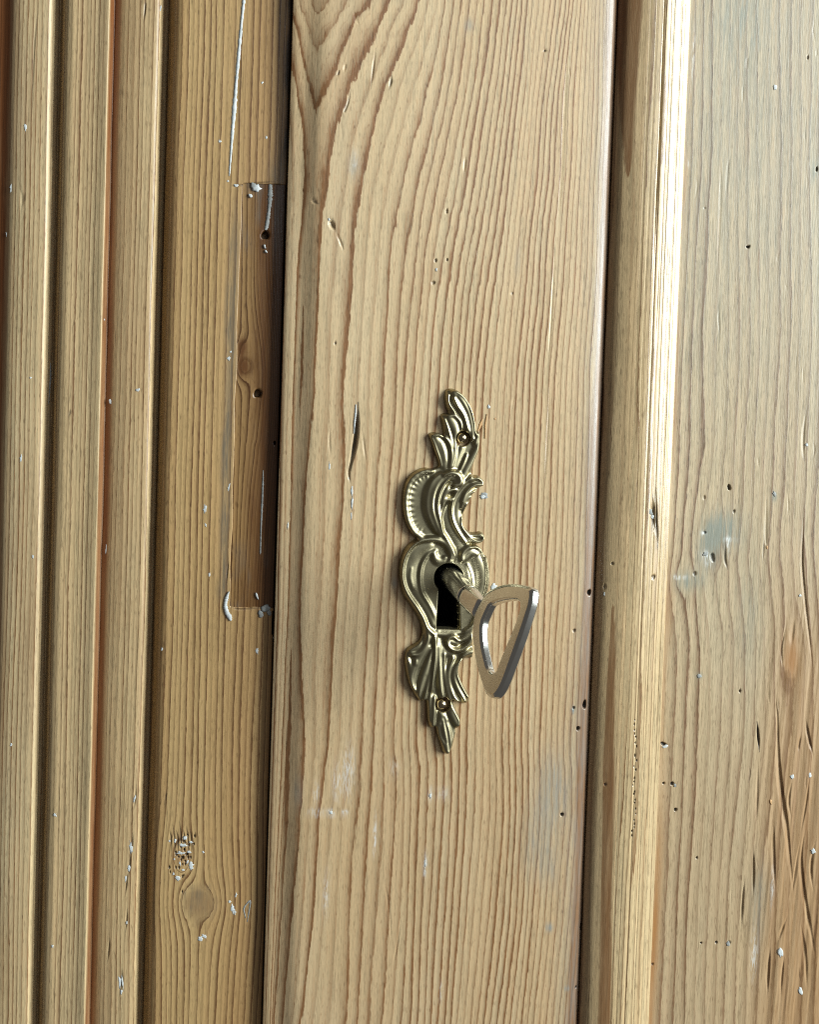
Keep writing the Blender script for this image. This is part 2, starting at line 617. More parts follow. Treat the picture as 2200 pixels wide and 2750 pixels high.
# outer bead
xa0, xa1 = fx(-330), fx(148)
A = Board(xa0, xa1, ZB, ZT, FD, 0.5, 3.0, 26)
pA = [(fx(-330), -4), (fx(-12), -4.2), (fx(4), -3.4), (fx(22), -2.0), (fx(45), -1.45), (fx(75), -1.25), (fx(112), -1.15), (fx(122), -1.35), (fx(129), -2.7), (fx(137), -4.8), (fx(147), -7.5)]
profA = soft(lambda x: tri(x, pA), 0.5)
A.profile = lambda X, Z: np.maximum(profA(X + wob(Z, 71), Z) - 0.7, -6.5)
A.ring = lambda X, Z: (X + 0.5 * vnoise(X, Z, 14, 70, 3) + 1.1 * vnoise(X, Z * 0, 2.6, 9, 61)) / 1.25
A.tone = lambda X, Z: 0.95 * (1 - sstep(fx(0), fx(26), X + 0.5 * vnoise(X, Z, 3, 40, 5))) + 0.35 * np.clip(vnoise(X, Z, 5, 60, 4), 0, 1)
A.groove([(100, 0), (88, 120), (80, 320)], 4, 0.12, 0.25)
A.groove([(48, 500), (55, 530), (50, 570)], 7, 0.35)
oA = A.build('outer_bead', W_BEADA, frame)

# middle bead with the sharp right arris
B = Board(fx(138), fx(292), ZB, ZT, FD, 0.45, 3.0, 26)
pB = [(fx(138), -6.5), (fx(149), -4.6), (fx(158), -1.9), (fx(168), -0.6), (fx(185), -0.15), (fx(215), -0.25), (fx(250), -0.10), (fx(274), 0.45), (fx(279), 0.5), (fx(281), 0.1), (fx(284), -4.0), (fx(292), -4.6)]
profB = soft(lambda x: tri(x, pB), 0.14)
B.profile = lambda X, Z: profB(X + wob(Z, 73), Z)
B.xl += list(np.arange(fx(274), fx(292), 0.12))
B.ring = lambda X, Z: (X + 0.4 * vnoise(X, Z, 14, 80, 6) + 1.1 * vnoise(X, Z * 0, 2.6, 9, 62)) / 1.45
B.tone = lambda X, Z: 0.25 * np.clip(vnoise(X, Z, 6, 70, 8), 0, 1) + 0.8 * sstep(fx(279), fx(282), X)
B.groove([(190, 1100), (183, 1120)], 4, 0.15, 0.35)
oB = B.build('middle_bead', W_BEADB, frame)

# inner bead
Cb = Board(fx(282), fx(446), ZB, ZT, FD, 0.45, 3.0, 26)
pC = [(fx(282), -4.6), (fx(290), -3.9), (fx(301), -2.7), (fx(316), -1.9), (fx(340), -1.35), (fx(368), -1.15), (fx(402), -1.08), (fx(411), -1.35), (fx(418), -2.7), (fx(427), -4.8), (fx(437), -7.5), (fx(446), -8.0)]
profC = soft(lambda x: tri(x, pC), 0.5)
Cb.profile = lambda X, Z: np.maximum(profC(X + wob(Z, 72), Z) - 0.6, -6.5)
Cb.ring = lambda X, Z: (X + 0.45 * vnoise(X, Z, 14, 80, 9) + 1.1 * vnoise(X, Z * 0, 2.6, 9, 63)) / 1.4
Cb.tone = lambda X, Z: 0.75 * (1 - sstep(fx(294), fx(312), X + 0.7 * vnoise(X, Z, 4, 50, 10))) + 0.25 * np.clip(vnoise(X, Z, 5, 60, 12), 0, 1)
for (a, b, w) in ((352, 2275, 5), (346, 2330, 5), (338, 2380, 3), (338, 2480, 4), (324, 2645, 7), (290, 2560, 4), (362, 2145, 4), (388, 20, 4)):
    Cb.groove([(a + 2, b - 32), (a, b), (a - 4, b + 36)], w, 0.30, 0.35)
oC = Cb.build('inner_bead', W_BEADC, frame)

# flat board next to the door
GAP = 735                                     # photo column of the door gap at mid height
D_ = Board(fx(436), ax(749) - 0.4, ZB, ZT, FD, 0.6, 2.0, 26)
pD = [(fx(436), -5.0), (fx(441), -4.4), (fx(447), -2.4), (fx(454), -0.8), (fx(464), -0.15), (fx(478), 0.0), (fx(760), 0.0)]
profD = soft(lambda x: tri(x, pD), 0.35)
PX0, PZ1, PZ0 = ax(632, FD, 960), az(492, FD, 680), az(1632, FD, 670)   # let-in patch: left edge, top, bottom


def hD(X, Z):
    h = profD(X + wob(Z, 74) * (X < PX0 - 5), Z)
    edge = PX0 + 0.55 + 0.45 * vnoise(X * 0, Z, 9, 14, 21, 3)
    inside = sstep(edge - 0.15, edge + 0.25, X) * sstep(PZ0 + 0.1, PZ0 + 0.6, Z + 0.3 * vnoise(X, Z * 0, 3, 9, 36)) * (1 - sstep(PZ1 - 0.6, PZ1 - 0.1, Z + 0.3 * vnoise(X, Z * 0, 3, 9, 37)))
    return h - 3.2 * inside + 0.10 * vnoise(X, Z, 20, 60, 22)


D_.profile = hD
D_.xl += list(np.arange(PX0 - 0.4, PX0 + 1.8, 0.14))
D_.zl += list(np.arange(PZ0 - 0.8, PZ0 + 0.8, 0.15)) + list(np.arange(PZ1 - 0.8, PZ1 + 0.8, 0.15))
kn = [(*at(535, 2425, FD), 4.2, 1.15), (*at(489, 2300, FD), 2.6, 2.0)]


def ringD(X, Z):
    Xs = swirl(X, Z, kn)
    b = (Xs + 0.6 * vnoise(X, Z, 16, 80, 13) + 1.2 * vnoise(Xs, Z * 0, 3.0, 9, 64)) / 1.75
    for x, z, r_, st in kn:
        q = np.sqrt((X - x) ** 2 + ((Z - z) / st) ** 2) / r_
        w = 1 - sstep(0.80, 1.0, q)
        b = b * (1 - w) + w * (math.floor(x / 1.75) + 0.25 + 0.3 * q)
    return b


D_.ring = ringD


def knot_tone(X, Z):
    t = 0.22 * np.clip(vnoise(X, Z, 9, 80, 14), 0, 1) + 0.40 * sstep(fx(560), fx(745), X + 2 * vnoise(X, Z, 7, 60, 16))
    for (x, z, r, st), a in zip(kn, (0.42, 0.5)):
        q = np.sqrt((X - x) ** 2 + ((Z - z) / 1.05) ** 2) / r + 0.15 * vnoise(X, Z, 3, 3, 15)
        t = t + a * (1 - sstep(0.55, 1.2, q))
    return t


D_.tone = knot_tone


def seam_grey(X, Z):
    e = PX0 - 1.6 + 0.9 * vnoise(X, Z, 4, 14, 23)
    s = np.exp(-((X - e) / 1.3) ** 2) * sstep(PZ0, PZ0 + 6, Z) * (1 - sstep(PZ1 - 20, PZ1, Z))
    q = np.sqrt((X - kn[0][0]) ** 2 + (Z - kn[0][1]) ** 2) / 5.2
    ring_ = np.exp(-((q - 1.0) / 0.10) ** 2) * np.clip(0.5 + vnoise(X, Z, 2, 2, 24), 0, 1)
    # dark corner above the patch where the old hinge sat
    cx, cz = at(762, 470, FD)
    k = np.exp(-(((X - cx) / 3.5) ** 2 + ((Z - cz) / 5.0) ** 2))
    return 0.85 * s + 0.5 * ring_ + 0.9 * k + 0.85 * np.exp(-(q / 0.85) ** 4) * np.clip(0.65 + 0.5 * vnoise(X, Z, 2.2, 2.2, 35, 3), 0, 1)


D_.grey = seam_grey
D_.darkf = lambda X, Z: 0.9 * sstep(ax(749) - 2.0, ax(749) - 0.7, X + 0.9 * vnoise(X, Z, 2.5, 7, 27, 3)) * sstep(az(470, FD, 760), az(380, FD, 760), Z)
for pts, w, dp in (([(612, 500), (640, 498), (700, 492), (745, 488)], 5, 0.5), ([(618, 1630), (650, 1636), (735, 1628)], 5, 0.5),
                   ([(607, 1570), (611, 1530), (613, 1500)], 3, 0.5)):
    D_.groove(pts, w * 0.7, dp * 0.6, 0.4)
for pts in ([(443, 2170), (446, 2130), (441, 2160)],):
    D_.groove(pts, 3, 0.2, 0.5)
rs = random.Random(4)
for i in range(34):                           # checked, crumbling little knot
    a, b = 489 + rs.gauss(0, 17), 2290 + rs.gauss(0, 30)
    D_.pit(a, b, 2.0 + rs.random() * 1.5, 3 + rs.random() * 3, 0.35, 0.7)
for i in range(7):
    a = 455 + i * 9
    D_.groove([(a, 2190 + rs.random() * 40), (a + 4, 2250), (a + 6, 2300)], 2.6, 0.2, 0.55)
# rectangular notch of the old hinge at the gap, below the patch
nx0, nz1 = at(731, 1640, FD)
_, nz0 = at(730, 1704, FD)
D_.xl += list(np.arange(nx0 - 0.5, nx0 + 0.6, 0.18))
D_.zl += list(np.arange(nz0 - 0.4, nz0 + 0.5, 0.2)) + list(np.arange(nz1 - 0.4, nz1 + 0.5, 0.2))
D_.cut.append(lambda x, z: (x > nx0) & (z > nz0) & (z < nz1))
oD = D_.build('flat_board', W_FRAME, frame)

# let-in patch
PT = Board(PX0 - 0.6, ax(749) - 0.5, PZ0 - 0.5, PZ1 + 0.5, FD - 0.30, 0.45, 1.0, 9.4)
pl = lambda pts: [(560 + a / 1.66, 440 + b / 1.66) for a, b in pts]
kp = [(*at(652, 985, FD), 2.3, 3.2), (*at(650, 930, FD), 1.6, 2.0)]
gp = guided([(pl([(60, 50), (60, 600), (80, 900), (60, 1300), (40, 2000)]), -1.0),
             (pl([(135, 50), (135, 600), (120, 780), (118, 900), (125, 1100), (120, 1400), (105, 2000)]), 1.2),
             (pl([(200, 50), (195, 400), (190, 640), (218, 780), (238, 900), (236, 980), (215, 1100), (190, 1300), (165, 1500), (145, 2000)]), 4),
             (pl([(242, 50), (246, 500), (266, 700), (286, 900), (281, 1100), (256, 1300), (231, 1500), (200, 2000)]), 8),
             (pl([(300, 50), (310, 500), (326, 800), (326, 1000), (301, 1300), (276, 1600), (255, 2000)]), 12.5)], FD)
PT.ring = lambda X, Z: gp(X, Z) + sum((2.2 if r > 2 else 0.7) * np.exp(-(((X - x) / (r * 1.1)) ** 2 + ((Z - z) / (r * 1.7)) ** 2)) for x, z, r, s in kp)
PT.profile = lambda X, Z: 0.12 * vnoise(X, Z, 6, 40, 25) + 0.05 * sstep(PX0 + 1.2, PX0 + 0.2, X)
PT.tone = lambda X, Z: sum(0.9 * np.exp(-(((X - x) / (r * 0.9)) ** 2 + ((Z - z) / (r * 1.4)) ** 2)) for x, z, r, s in kp) + 0.3 * np.clip(vnoise(X, Z, 4, 40, 26), 0, 1) + 0.30 + 0.70 * sstep(PX0 + 1, PX0 + 10, X + 2 * vnoise(X, Z, 5, 25, 29))
PT.grey = lambda X, Z: 1.0 * np.clip(vnoise(X, Z, 3, 9, 28), 0, 1) * (sstep(PZ1 - 26, PZ1 - 6, Z) + sstep(PZ0 + 22, PZ0 + 6, Z))
PT.pit(712, 632, 11, 12, 5.0, 1.0)
PT.pit(692, 1057, 11, 11, 5.0, 1.0)
PT.pit(738, 1190, 4, 5, 1.5, 1.0)
oP = PT.build('let_in_patch', W_PATCH, frame)
oP['label'] = 'darker glossy repair patch with two old screw holes'

# rebate the door shuts against, seen in the gap
RB = Board(fx(GAP - 60), fx(GAP + 130), ZB, ZT, -24, 4, 20, 40)
RB.ring = lambda X, Z: X / 2.0
oR = RB.build('door_rebate', W_PATCH, frame)

# paint left on the frame
for k, (bd, pa, x, y, rx, ry) in enumerate([
        (A, oA, 68, 342, 3.5, 10), (A, oA, 30, 505, 4, 12), (A, oA, 82, 1015, 3, 3), (A, oA, 56, 1230, 3.5, 10), (A, oA, 89, 1495, 3, 7), (A, oA, 30, 2000, 3, 4), (A, oA, 18, 630, 2.5, 8),
        (B, oB, 147, 2188, 6, 6), (B, oB, 141, 2540, 3, 5), (B, oB, 297 - 15, 860, 2, 3),
        (Cb, oC, 298, 1080, 7, 7), (Cb, oC, 279 + 6, 1475, 2, 15), (Cb, oC, 370, 1047, 6, 5), (Cb, oC, 430, 25, 3, 9), (Cb, oC, 361, 2146, 3, 10), (Cb, oC, 352, 2275, 4, 16), (Cb, oC, 346, 2332, 4.5, 10),
        (Cb, oC, 337, 2360, 2.5, 9), (Cb, oC, 340, 2477, 2.5, 5), (Cb, oC, 321, 2640, 3, 20), (Cb, oC, 329, 2640, 2, 18), (Cb, oC, 326, 2664, 3, 8),
        (D_, oD, 590, 380, 4, 4.5), (D_, oD, 704, 224, 3, 4), (D_, oD, 715, 370, 3, 4), (D_, oD, 550, 1368, 4.5, 12), (D_, oD, 552, 1409, 2.5, 5), (D_, oD, 562, 1543, 2.5, 6), (D_, oD, 436, 1743, 4, 6),
        (D_, oD, 690, 1748, 4, 9), (D_, oD, 615, 962, 5.5, 5), (D_, oD, 620, 945, 3.5, 3), (D_, oD, 615, 1308, 3, 9), (D_, oD, 634, 499, 6, 3.5), (D_, oD, 612, 488, 3, 3),
        (D_, oD, 497, 2250, 5, 5), (D_, oD, 470, 2258, 3, 5), (D_, oD, 455, 2258, 3, 3), (D_, oD, 490, 2269, 11, 4.5), (D_, oD, 513, 2261, 8, 3), (D_, oD, 485, 2290, 12, 4), (D_, oD, 508, 2287, 7, 3), (D_, oD, 546, 2288, 3.5, 4),
        (D_, oD, 513, 2324, 8, 11), (D_, oD, 503, 2313, 4, 5), (D_, oD, 491, 2335, 5, 4), (D_, oD, 483, 2318, 2.5, 6), (D_, oD, 476, 2357, 10, 7), (D_, oD, 466, 2346, 3, 4), (D_, oD, 468, 2306, 3, 3),
        (D_, oD, 548, 2513, 8, 5), (D_, oD, 539, 2520, 7, 7), (D_, oD, 617, 2421, 4, 4), (D_, oD, 624, 2440, 4, 12), (D_, oD, 630, 2447, 3, 8), (D_, oD, 634, 2403, 2.5, 6)]):
    fleck(pa, bd, x, y, rx, ry, PAINT, k, 0.06, rag=0.5, rot=random.Random(k).uniform(-12, 12))
streak(oD, D_, [(658, -60, 4), (655, 0, 4.4), (649, 60, 4.4), (641, 150, 4.6), (634, 230, 4.4), (630, 285, 6), (624, 360, 4.2), (619, 430, 3), (616, 474, 1.6)], PAINT, 0.16)
streak(oD, D_, [(615, 1588, 1.5), (609, 1604, 5), (605, 1624, 6), (609, 1644, 6), (616, 1656, 7), (620, 1666, 3)], PAINT, 0.45)
streak(oA, A, [(136, 975, 1.5), (135, 1010, 3.5), (133, 1045, 3), (131, 1085, 1)], GREYP, 0.15)
streak(oP, PT, [(726, 496, 5), (726, 525, 7), (722, 570, 5), (716, 610, 5), (712, 618, 2)], GREYP, 0.2)
streak(oP, PT, [(707, 1262, 1), (706, 1300, 2.6), (704, 1350, 3), (701, 1420, 2), (699, 1488, 2.2)], GREYP, 0.15)
streak(oD, D_, [(660, 2465, 1), (655, 2440, 2.5), (664, 2425, 2.5), (672, 2420, 2.5), (668, 2450, 2), (664, 2475, 1)], GREYP, 0.06)
for k, (x, y, rx, ry) in enumerate([(688, 507, 14, 11), (682, 500, 9, 10), (672, 527, 5, 6), (711, 663, 3, 6), (714, 676, 3, 5), (690, 1600, 3, 9)]):
    fleck(oP, PT, x, y, rx, ry, PAINT if k != 1 else GREYP, 200 + k, 0.5, 20)
for k, (x, y, rx, ry) in enumerate([(712, 1630, 12, 8), (700, 1650, 6, 10), (724, 1646, 7, 10), (738, 1712, 5, 5)]):
    fleck(oD, D_, x, y, rx, ry, GREYP, 230 + k, 0.3, 15)

# ------------------------------------------------------------------ cupboard door
door = frame

XL, XR = ax(749), ax(1612)               # stile edges
S = Board(XL, XR, ZB, ZT, 0.0, 0.6, 1.6, 21)
pS = [(XL, -2.8), (XL + 0.25, -2.2), (XL + 3.4, -1.85), (XL + 4.4, -1.65), (XL + 7.8, -0.30), (XL + 9.4, -0.05), (XL + 11, 0.0), (XR - 4.0, 0.0), (XR - 2.2, -0.35), (XR - 0.9, -0.9), (XR - 0.1, -1.9), (XR + 5, -5)]
profS = soft(lambda x: tri(x, pS), 0.45)


def hS(X, Z):
    # the left lip is hand-planed and fades out towards the top
    t = sstep(60, 120, Z)
    wob = 0.35 * vnoise(Z * 0, Z, 5, 35, 31)
    left = X < (XL + 16)
    Xs = np.where(left, X + wob * sstep(XL + 1, XL + 5, X), X)
    p = profS(Xs, Z)
    p = np.where(left, p * (1 - 0.35 * t), p)
    return p + 0.08 * vnoise(X, Z, 25, 70, 32)


S.profile = hS
c1 = lambda pts: [(740 + a / 1.875, b / 1.875) for a, b in pts]
c2 = lambda pts: [(740 + a / 1.875, 1000 + b / 1.875) for a, b in pts]
c3 = lambda pts: [(700 + a / 1.797, 1900 + b / 1.797) for a, b in pts]
S.ring = guided([
    (c1([(60, -300), (110, 0), (95, 300), (90, 600), (70, 1200), (50, 1875)]) + c2([(35, 600), (10, 1500)]) + c3([(30, 1500), (20, 1900)]), [-2.6, -1.5, -0.3, 0.6, 1.2, 1.5, 1.6, 1.6, 1.6, 1.6]),
    (c1([(230, -300), (212, 0), (210, 50), (210, 250), (203, 570), (185, 900), (150, 1200), (130, 1875)]) + c2([(100, 800), (70, 1700)]) + c3([(60, 1500), (50, 1900)]), [-4.9, -3.2, -2.95, -1.95, -0.97, -0.6, -0.8, -1.0, -1.1, -1.2, -1.2, -1.2]),
    (c1([(700, -300), (590, 0), (480, 260), (380, 480), (320, 640), (290, 800), (262, 1000), (240, 1200), (222, 1500), (205, 1875)]) + c2([(165, 500), (140, 1000), (118, 1500)]) + c3([(215, 700 - 500), (150, 900), (105, 1527), (70, 1900)]), 0),
    (c1([(790, -300), (720, 0), (690, 140), (640, 290), (575, 440), (530, 620), (470, 800), (430, 960), (400, 1150), (385, 1350), (375, 1600), (360, 1875)]) + c2([(345, 400), (320, 900), (290, 1400), (268, 1875)]) + c3([(290, 500), (250, 1000), (195, 1527), (150, 1900)]), 2),
    (c1([(940, -300), (900, 0), (880, 150), (845, 380), (800, 600), (750, 800), (705, 1000), (670, 1200), (640, 1450), (625, 1650), (610, 1875)]) + c2([(598, 300), (562, 800), (515, 1500), (495, 1875)]) + c3([(540, 300), (510, 800), (470, 1527), (440, 1900)]), 6),
    (c1([(1040, -300), (1005, 0), (985, 150), (955, 400), (920, 560), (870, 820), (820, 1080), (790, 1250), (760, 1500), (735, 1700), (725, 1875)]) + c2([(650, 1000), (618, 1875)]) + c3([(680, 300), (660, 800), (620, 1527), (590, 1900)]), 8.5),
    (c1([(1180, -300), (1150, 0), (1110, 350), (1060, 650), (1020, 950), (965, 1250), (925, 1500), (905, 1700), (890, 1875)]) + c2([(850, 700), (800, 1400), (780, 1875)]) + c3([(840, 300), (810, 900), (780, 1527), (760, 1900)]), 12.5),
    (c1([(1330, -300), (1300, 0), (1270, 400), (1240, 700), (1200, 1000), (1160, 1300), (1120, 1600), (1090, 1875)]) + c2([(1050, 1000), (1010, 1875)]) + c3([(1040, 500), (1000, 1000), (950, 1527), (925, 1900)]), 18),
    (c1([(1490, -300), (1460, 0), (1425, 250), (1390, 500), (1370, 900), (1330, 1200), (1310, 1500), (1270, 1875)]) + c2([(1230, 1000), (1195, 1875)]) + c3([(1220, 500), (1190, 1000), (1130, 1527), (1105, 1900)]), 23.5),
    (c1([(1620, -300), (1600, 0), (1580, 500), (1555, 1000), (1540, 1400), (1500, 1875)]) + c2([(1470, 1000), (1425, 1875)]) + c3([(1450, 500), (1410, 1000), (1350, 1527), (1325, 1900)]), 31)], 0.0)


def blob(X, Z, px, py, rx, ry, d=0.0, a=1.0):
    x, z = at(px, py, d)
    return a * np.exp(-(((X - x) * PXMM / rx) ** 2 + ((Z - z) * PXMM / ry) ** 2))


S.grey = lambda X, Z: (blob(X, Z, 1482, 2125, 42, 110, a=0.55) + blob(X, Z, 1440, 2260, 40, 90, a=0.35) + blob(X, Z, 1476, 2490, 9, 12, a=0.9) + blob(X, Z, 1523, 2654, 6, 7, a=0.9) + blob(X, Z, 1540, 1905, 6, 10, a=0.8)
                        + blob(X, Z, 1060, 1565, 7, 16, a=0.6) + blob(X, Z, 1260, 70, 12, 16, a=0.5) + blob(X, Z, 800, 2130, 14, 40, a=0.35) + 0.28 * sstep(ax(1500), ax(1600), X)
                        + blob(X, Z, 950, 445, 12, 30, a=0.4) + blob(X, Z, 1390, 700, 8, 50, a=0.25) + blob(X, Z, 1476, 2330, 25, 60, a=0.3))
S.paint = lambda X, Z: (blob(X, Z, 935, 2070, 16, 60, a=0.6) + blob(X, Z, 905, 2100, 12, 45, a=0.5) + blob(X, Z, 890, 2181, 10, 8, a=1.0) + blob(X, Z, 926, 2181, 10, 6, a=0.9) + blob(X, Z, 850, 2180, 22, 9, a=0.6) + blob(X, Z, 1190, 2130, 18, 16, a=0.4)
                         + blob(X, Z, 850, 2130, 8, 25, a=0.5) + blob(X, Z, 1060, 2060, 12, 20, a=0.3) + blob(X, Z, 876, 2400, 8, 50, a=0.5) + blob(X, Z, 1156, 2132, 5, 14, a=1) + blob(X, Z, 1142, 2325, 5, 28, a=1.0) + blob(X, Z, 1007, 2245, 4, 45, a=0.9)
                         + blob(X, Z, 952, 440, 12, 30, a=0.35) + blob(X, Z, 1185, 2660, 5, 20, a=0.5))
S.tone = lambda X, Z: 1.15 * sstep(XR - 5.2, XR - 1.2, X + 1.3 * vnoise(X, Z, 3, 30, 33, 3)) + 0.14 * sstep(30, 110, Z) * (1 - sstep(ax(860), ax(960), X)) + blob(X, Z, 1164, 730, 7, 40, a=0.35) + 0.16 * sstep(20, -120, Z) + 0.03  # brown varnish along the right edge, deepened to stand in for moulding shadow
# scratches, dents and the slit
S.groove([(961, 1082), (959, 1130), (954, 1180), (947, 1222), (941, 1262)], 9, 1.3, 0.75, -0.2)
S.groove([(948, 1205), (941, 1240), (937, 1275), (943, 1305)], 5, 0.5, 0.2)
S.groove([(973, 1150), (978, 1200), (985, 1260)], 4, 0.25)
S.groove([(884, 588), (891, 602), (902, 622)], 9, 0.7, 0.25, 0.2)
S.groove([(902, 622), (914, 650), (925, 680)], 5, 0.4, 0.0)
S.groove([(929, 168), (924, 196)], 6, 0.35)
S.groove([(912, 190), (905, 206)], 4, 0.3, 0.4)
S.groove([(947, 28), (956, 52), (968, 72)], 4, 0.3)
S.groove([(835, 528), (845, 542), (856, 548)], 6, 0.3, 0.35)
S.groove([(1251, 415), (1246, 470)], 5, 0.3)
S.groove([(887, 1135), (885, 1190), (888, 1230)], 5, 0.25, 0.12)
S.groove([(1492, 640), (1486, 760), (1478, 900), (1470, 990)], 4, 0.22)
S.groove([(1530, 60), (1518, 250), (1506, 500), (1496, 640)], 7, 0.16)
S.groove([(1478, 1010), (1470, 1180), (1462, 1330)], 4, 0.2)
S.groove([(1292, 1120), (1289, 1150), (1285, 1168)], 7, 0.35, 0.15)
S.groove([(943, 240), (935, 275), (925, 300), (935, 265)], 4, 0.22, 0.35)
S.groove([(1010, 130), (1003, 180), (996, 240)], 4, 0.2, 0.3)
S.groove([(1053, 205), (1046, 240)], 5, 0.3, 0.5)
S.groove([(1080, 2440), (1066, 2540), (1055, 2600)], 4, 0.18)
S.groove([(1025, 2330), (1045, 2440), (1052, 2560)], 4, 0.16)
rs = random.Random(9)
for i in range(46):                           # light handling scratches
    a, b = rs.uniform(800, 1560), rs.uniform(30, 2720)
    L, sl = rs.uniform(15, 60), rs.uniform(-0.25, 0.35)
    S.groove([(a, b), (a + sl * L * 0.5 + rs.uniform(-1, 1), b + L / 2), (a + sl * L, b + L)], rs.uniform(2.2, 3.5), rs.uniform(0.03, 0.09))
for (x, y, rx, ry, dp, dk) in ((1170, 700, 4, 6, 0.3, 0.5), (1164, 760, 6, 6, 0.3, 0.45), (1200, 568, 4, 8, 0.3, 0.35), (1201, 698, 3, 5, 0.3, 0.5), (900, 922, 4, 4, 0.3, 0.4), (1510, 2187, 5, 6, 0.6, 1.0), (1585, 1592, 7, 9, 1.0, 1.0),
                              (1572, 1893, 6, 14, 1.0, 1.0), (1553, 1956, 5, 7, 0.9, 1.0), (1541, 1900, 4, 5, 0.4, 0.8), (1542, 1693, 5, 6, 0.3, 0.5), (1568, 2496, 5, 13, 0.8, 1.0), (1550, 2655, 4, 5, 0.6, 0.9), (1463, 138, 2.5, 3.5, 0.3, 0.9), (1376, 788, 3, 4, 0.2, 0.5)):
    S.pit(x, y, rx, ry, dp, dk)
# keyhole cut through the wood, a little larger than the hole in the plate
z2 = lambda x, y: (1030 + x / 3.478, 1430 + y / 3.478)
z1 = lambda x, y: (1030 + x / 3.8333, 1020 + y / 3.8333)
KX, KZ = at(*z2(612, 425), 1.0)
KR = 135 / 3.478 / PXMM
kb = [at(*z2(a, b), 1.0) for a, b in ((520, 540), (500, 893), (712, 893), (692, 560))]
KB = kb[1][1]


def key_sd(X, Z):
    """signed distance (mm) to the keyhole outline, negative inside"""
    c = np.hypot(X - KX, Z - KZ) - KR
    f = np.clip((Z - KB) / (KZ - KB), 0, 1)
    xl = kb[1][0] * (1 - f) + kb[0][0] * f
    xr = kb[2][0] * (1 - f) + kb[3][0] * f
    s = np.maximum(np.maximum(xl - X, X - xr), np.maximum(KB - Z, Z - KZ))
    return np.minimum(c, s)


S.xl += list(np.arange(KX - 7, KX + 7, 0.25))
S.zl += list(np.arange(KB - 2, KZ + 7, 0.3))
S.cut.append(lambda x, z: key_sd(x, z) < 0.5)
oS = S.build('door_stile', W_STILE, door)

# lock cavity behind the keyhole: walls and back
lc = []
for a in np.linspace(0, 2 * math.pi, 40, endpoint=False):
    lo, hi = 0.0, 40.0
    c0 = (KX, (KZ + KB) / 2)
    for _ in range(40):
        md = (lo + hi) / 2
        if key_sd(np.array(c0[0] + md * math.cos(a)), np.array(c0[1] + md * math.sin(a))) < 1.0:
            lo = md
        else:
            hi = md
    lc.append((c0[0] + lo * math.cos(a), c0[1] + lo * math.sin(a)))
Vc = [(x * MM, 0.0004, z * MM) for x, z in lc] + [(x * MM, 0.018, z * MM) for x, z in lc] + [(KX * MM, 0.018, (KZ + KB) / 2 * MM)]
Fc = [(i, (i + 1) % 40, 40 + (i + 1) % 40, 40 + i) for i in range(40)] + [(40 + i, 40 + (i + 1) % 40, 80) for i in range(40)]
mesh_object('lock_cavity', Vc, Fc, DARKIN, door, False)

for k, (x, y, rx, ry, mt, th) in enumerate([(1313, 1093, 4, 6, PAINT, 0.15), (1300, 1331, 10, 10, GREYP, 0.12), (1297, 1334, 7, 6, PAINT, 0.16), (1326, 1577, 9, 9, PAINT, 0.2), (1172, 725, 2.5, 5, PAINT, 0.15), (889, 2181, 5, 4, PAINT, 0.1),
                                            (1156, 2136, 3, 7, PAINT, 0.1), (945, 1318, 3, 14, PAINT, 0.1), (946, 1352, 2.5, 20, PAINT, 0.1), (944, 1385, 2, 10, PAINT, 0.08), (884, 590, 3, 4, PAINT, 0.1), (1142, 2318, 2, 9, PAINT, 0.08),
                                            (885, 1252, 2, 12, PAINT, 0.06), (773, 1412, 2, 10, PAINT, 0.06), (1330, 1125, 3, 3, SPLINT, 0.1)]):
    fleck(oS, S, x, y, rx, ry, mt, 300 + k, th)
streak(oS, S, [(956, 1086, 1), (955, 1110, 2.5), (952, 1140, 2.2), (951, 1165, 1)], PAINT, 0.2, seed=5)
streak(oS, S, [(1308, 1112, 0.8), (1304, 1140, 1.8), (1303, 1178, 0.8)], SPLINT, 0.25, 'splinter', 6)
streak(oS, S, [(1296, 1126, 2), (1290, 1142, 4), (1284, 1158, 2)], SPLINT, 0.12, 'splinter', 7)

# moulding round the panel
XM0, XM1 = ax(1614), ax(1803)
Mo = Board(XM0, XM1, ZB, ZT, 0.0, 0.4, 1.6, 14)
mx = lambda px: ax(px - 29)
pM = [(XM0, -1.7), (XM0 + 0.3, -0.7), (XM0 + 0.9, 0.05), (mx(1662), 0.8), (mx(1684), 1.6), (mx(1704), 2.1), (mx(1720), 2.35), (mx(1738), 2.45), (mx(1760), 2.2), (mx(1785), 1.65), (mx(1806), 1.0), (mx(1824), 0.3), (mx(1827), 0.35), (XM1 - 0.12, 0.05), (XM1, -1.2), (XM1 + 3, -5)]
profM = soft(lambda x: tri(x, pM), 0.32)


def hM(X, Z):
    f = (X - XM0) / (XM1 - XM0)
    cr = XM0 + (XM1 - XM0) * 0.56 + 0.35 * vnoise(X * 0, Z, 5, 60, 41)          # reeded fine cracks on the crest
    return profM(X + 0.5 * vnoise(Z * 0, Z, 5, 45, 42) * np.sin(np.clip(f, 0, 1) * math.pi), Z) - 0.5 * np.exp(-((X - cr) / 0.16) ** 2) * sstep(30, 60, Z) * (1 - sstep(118, 135, Z))


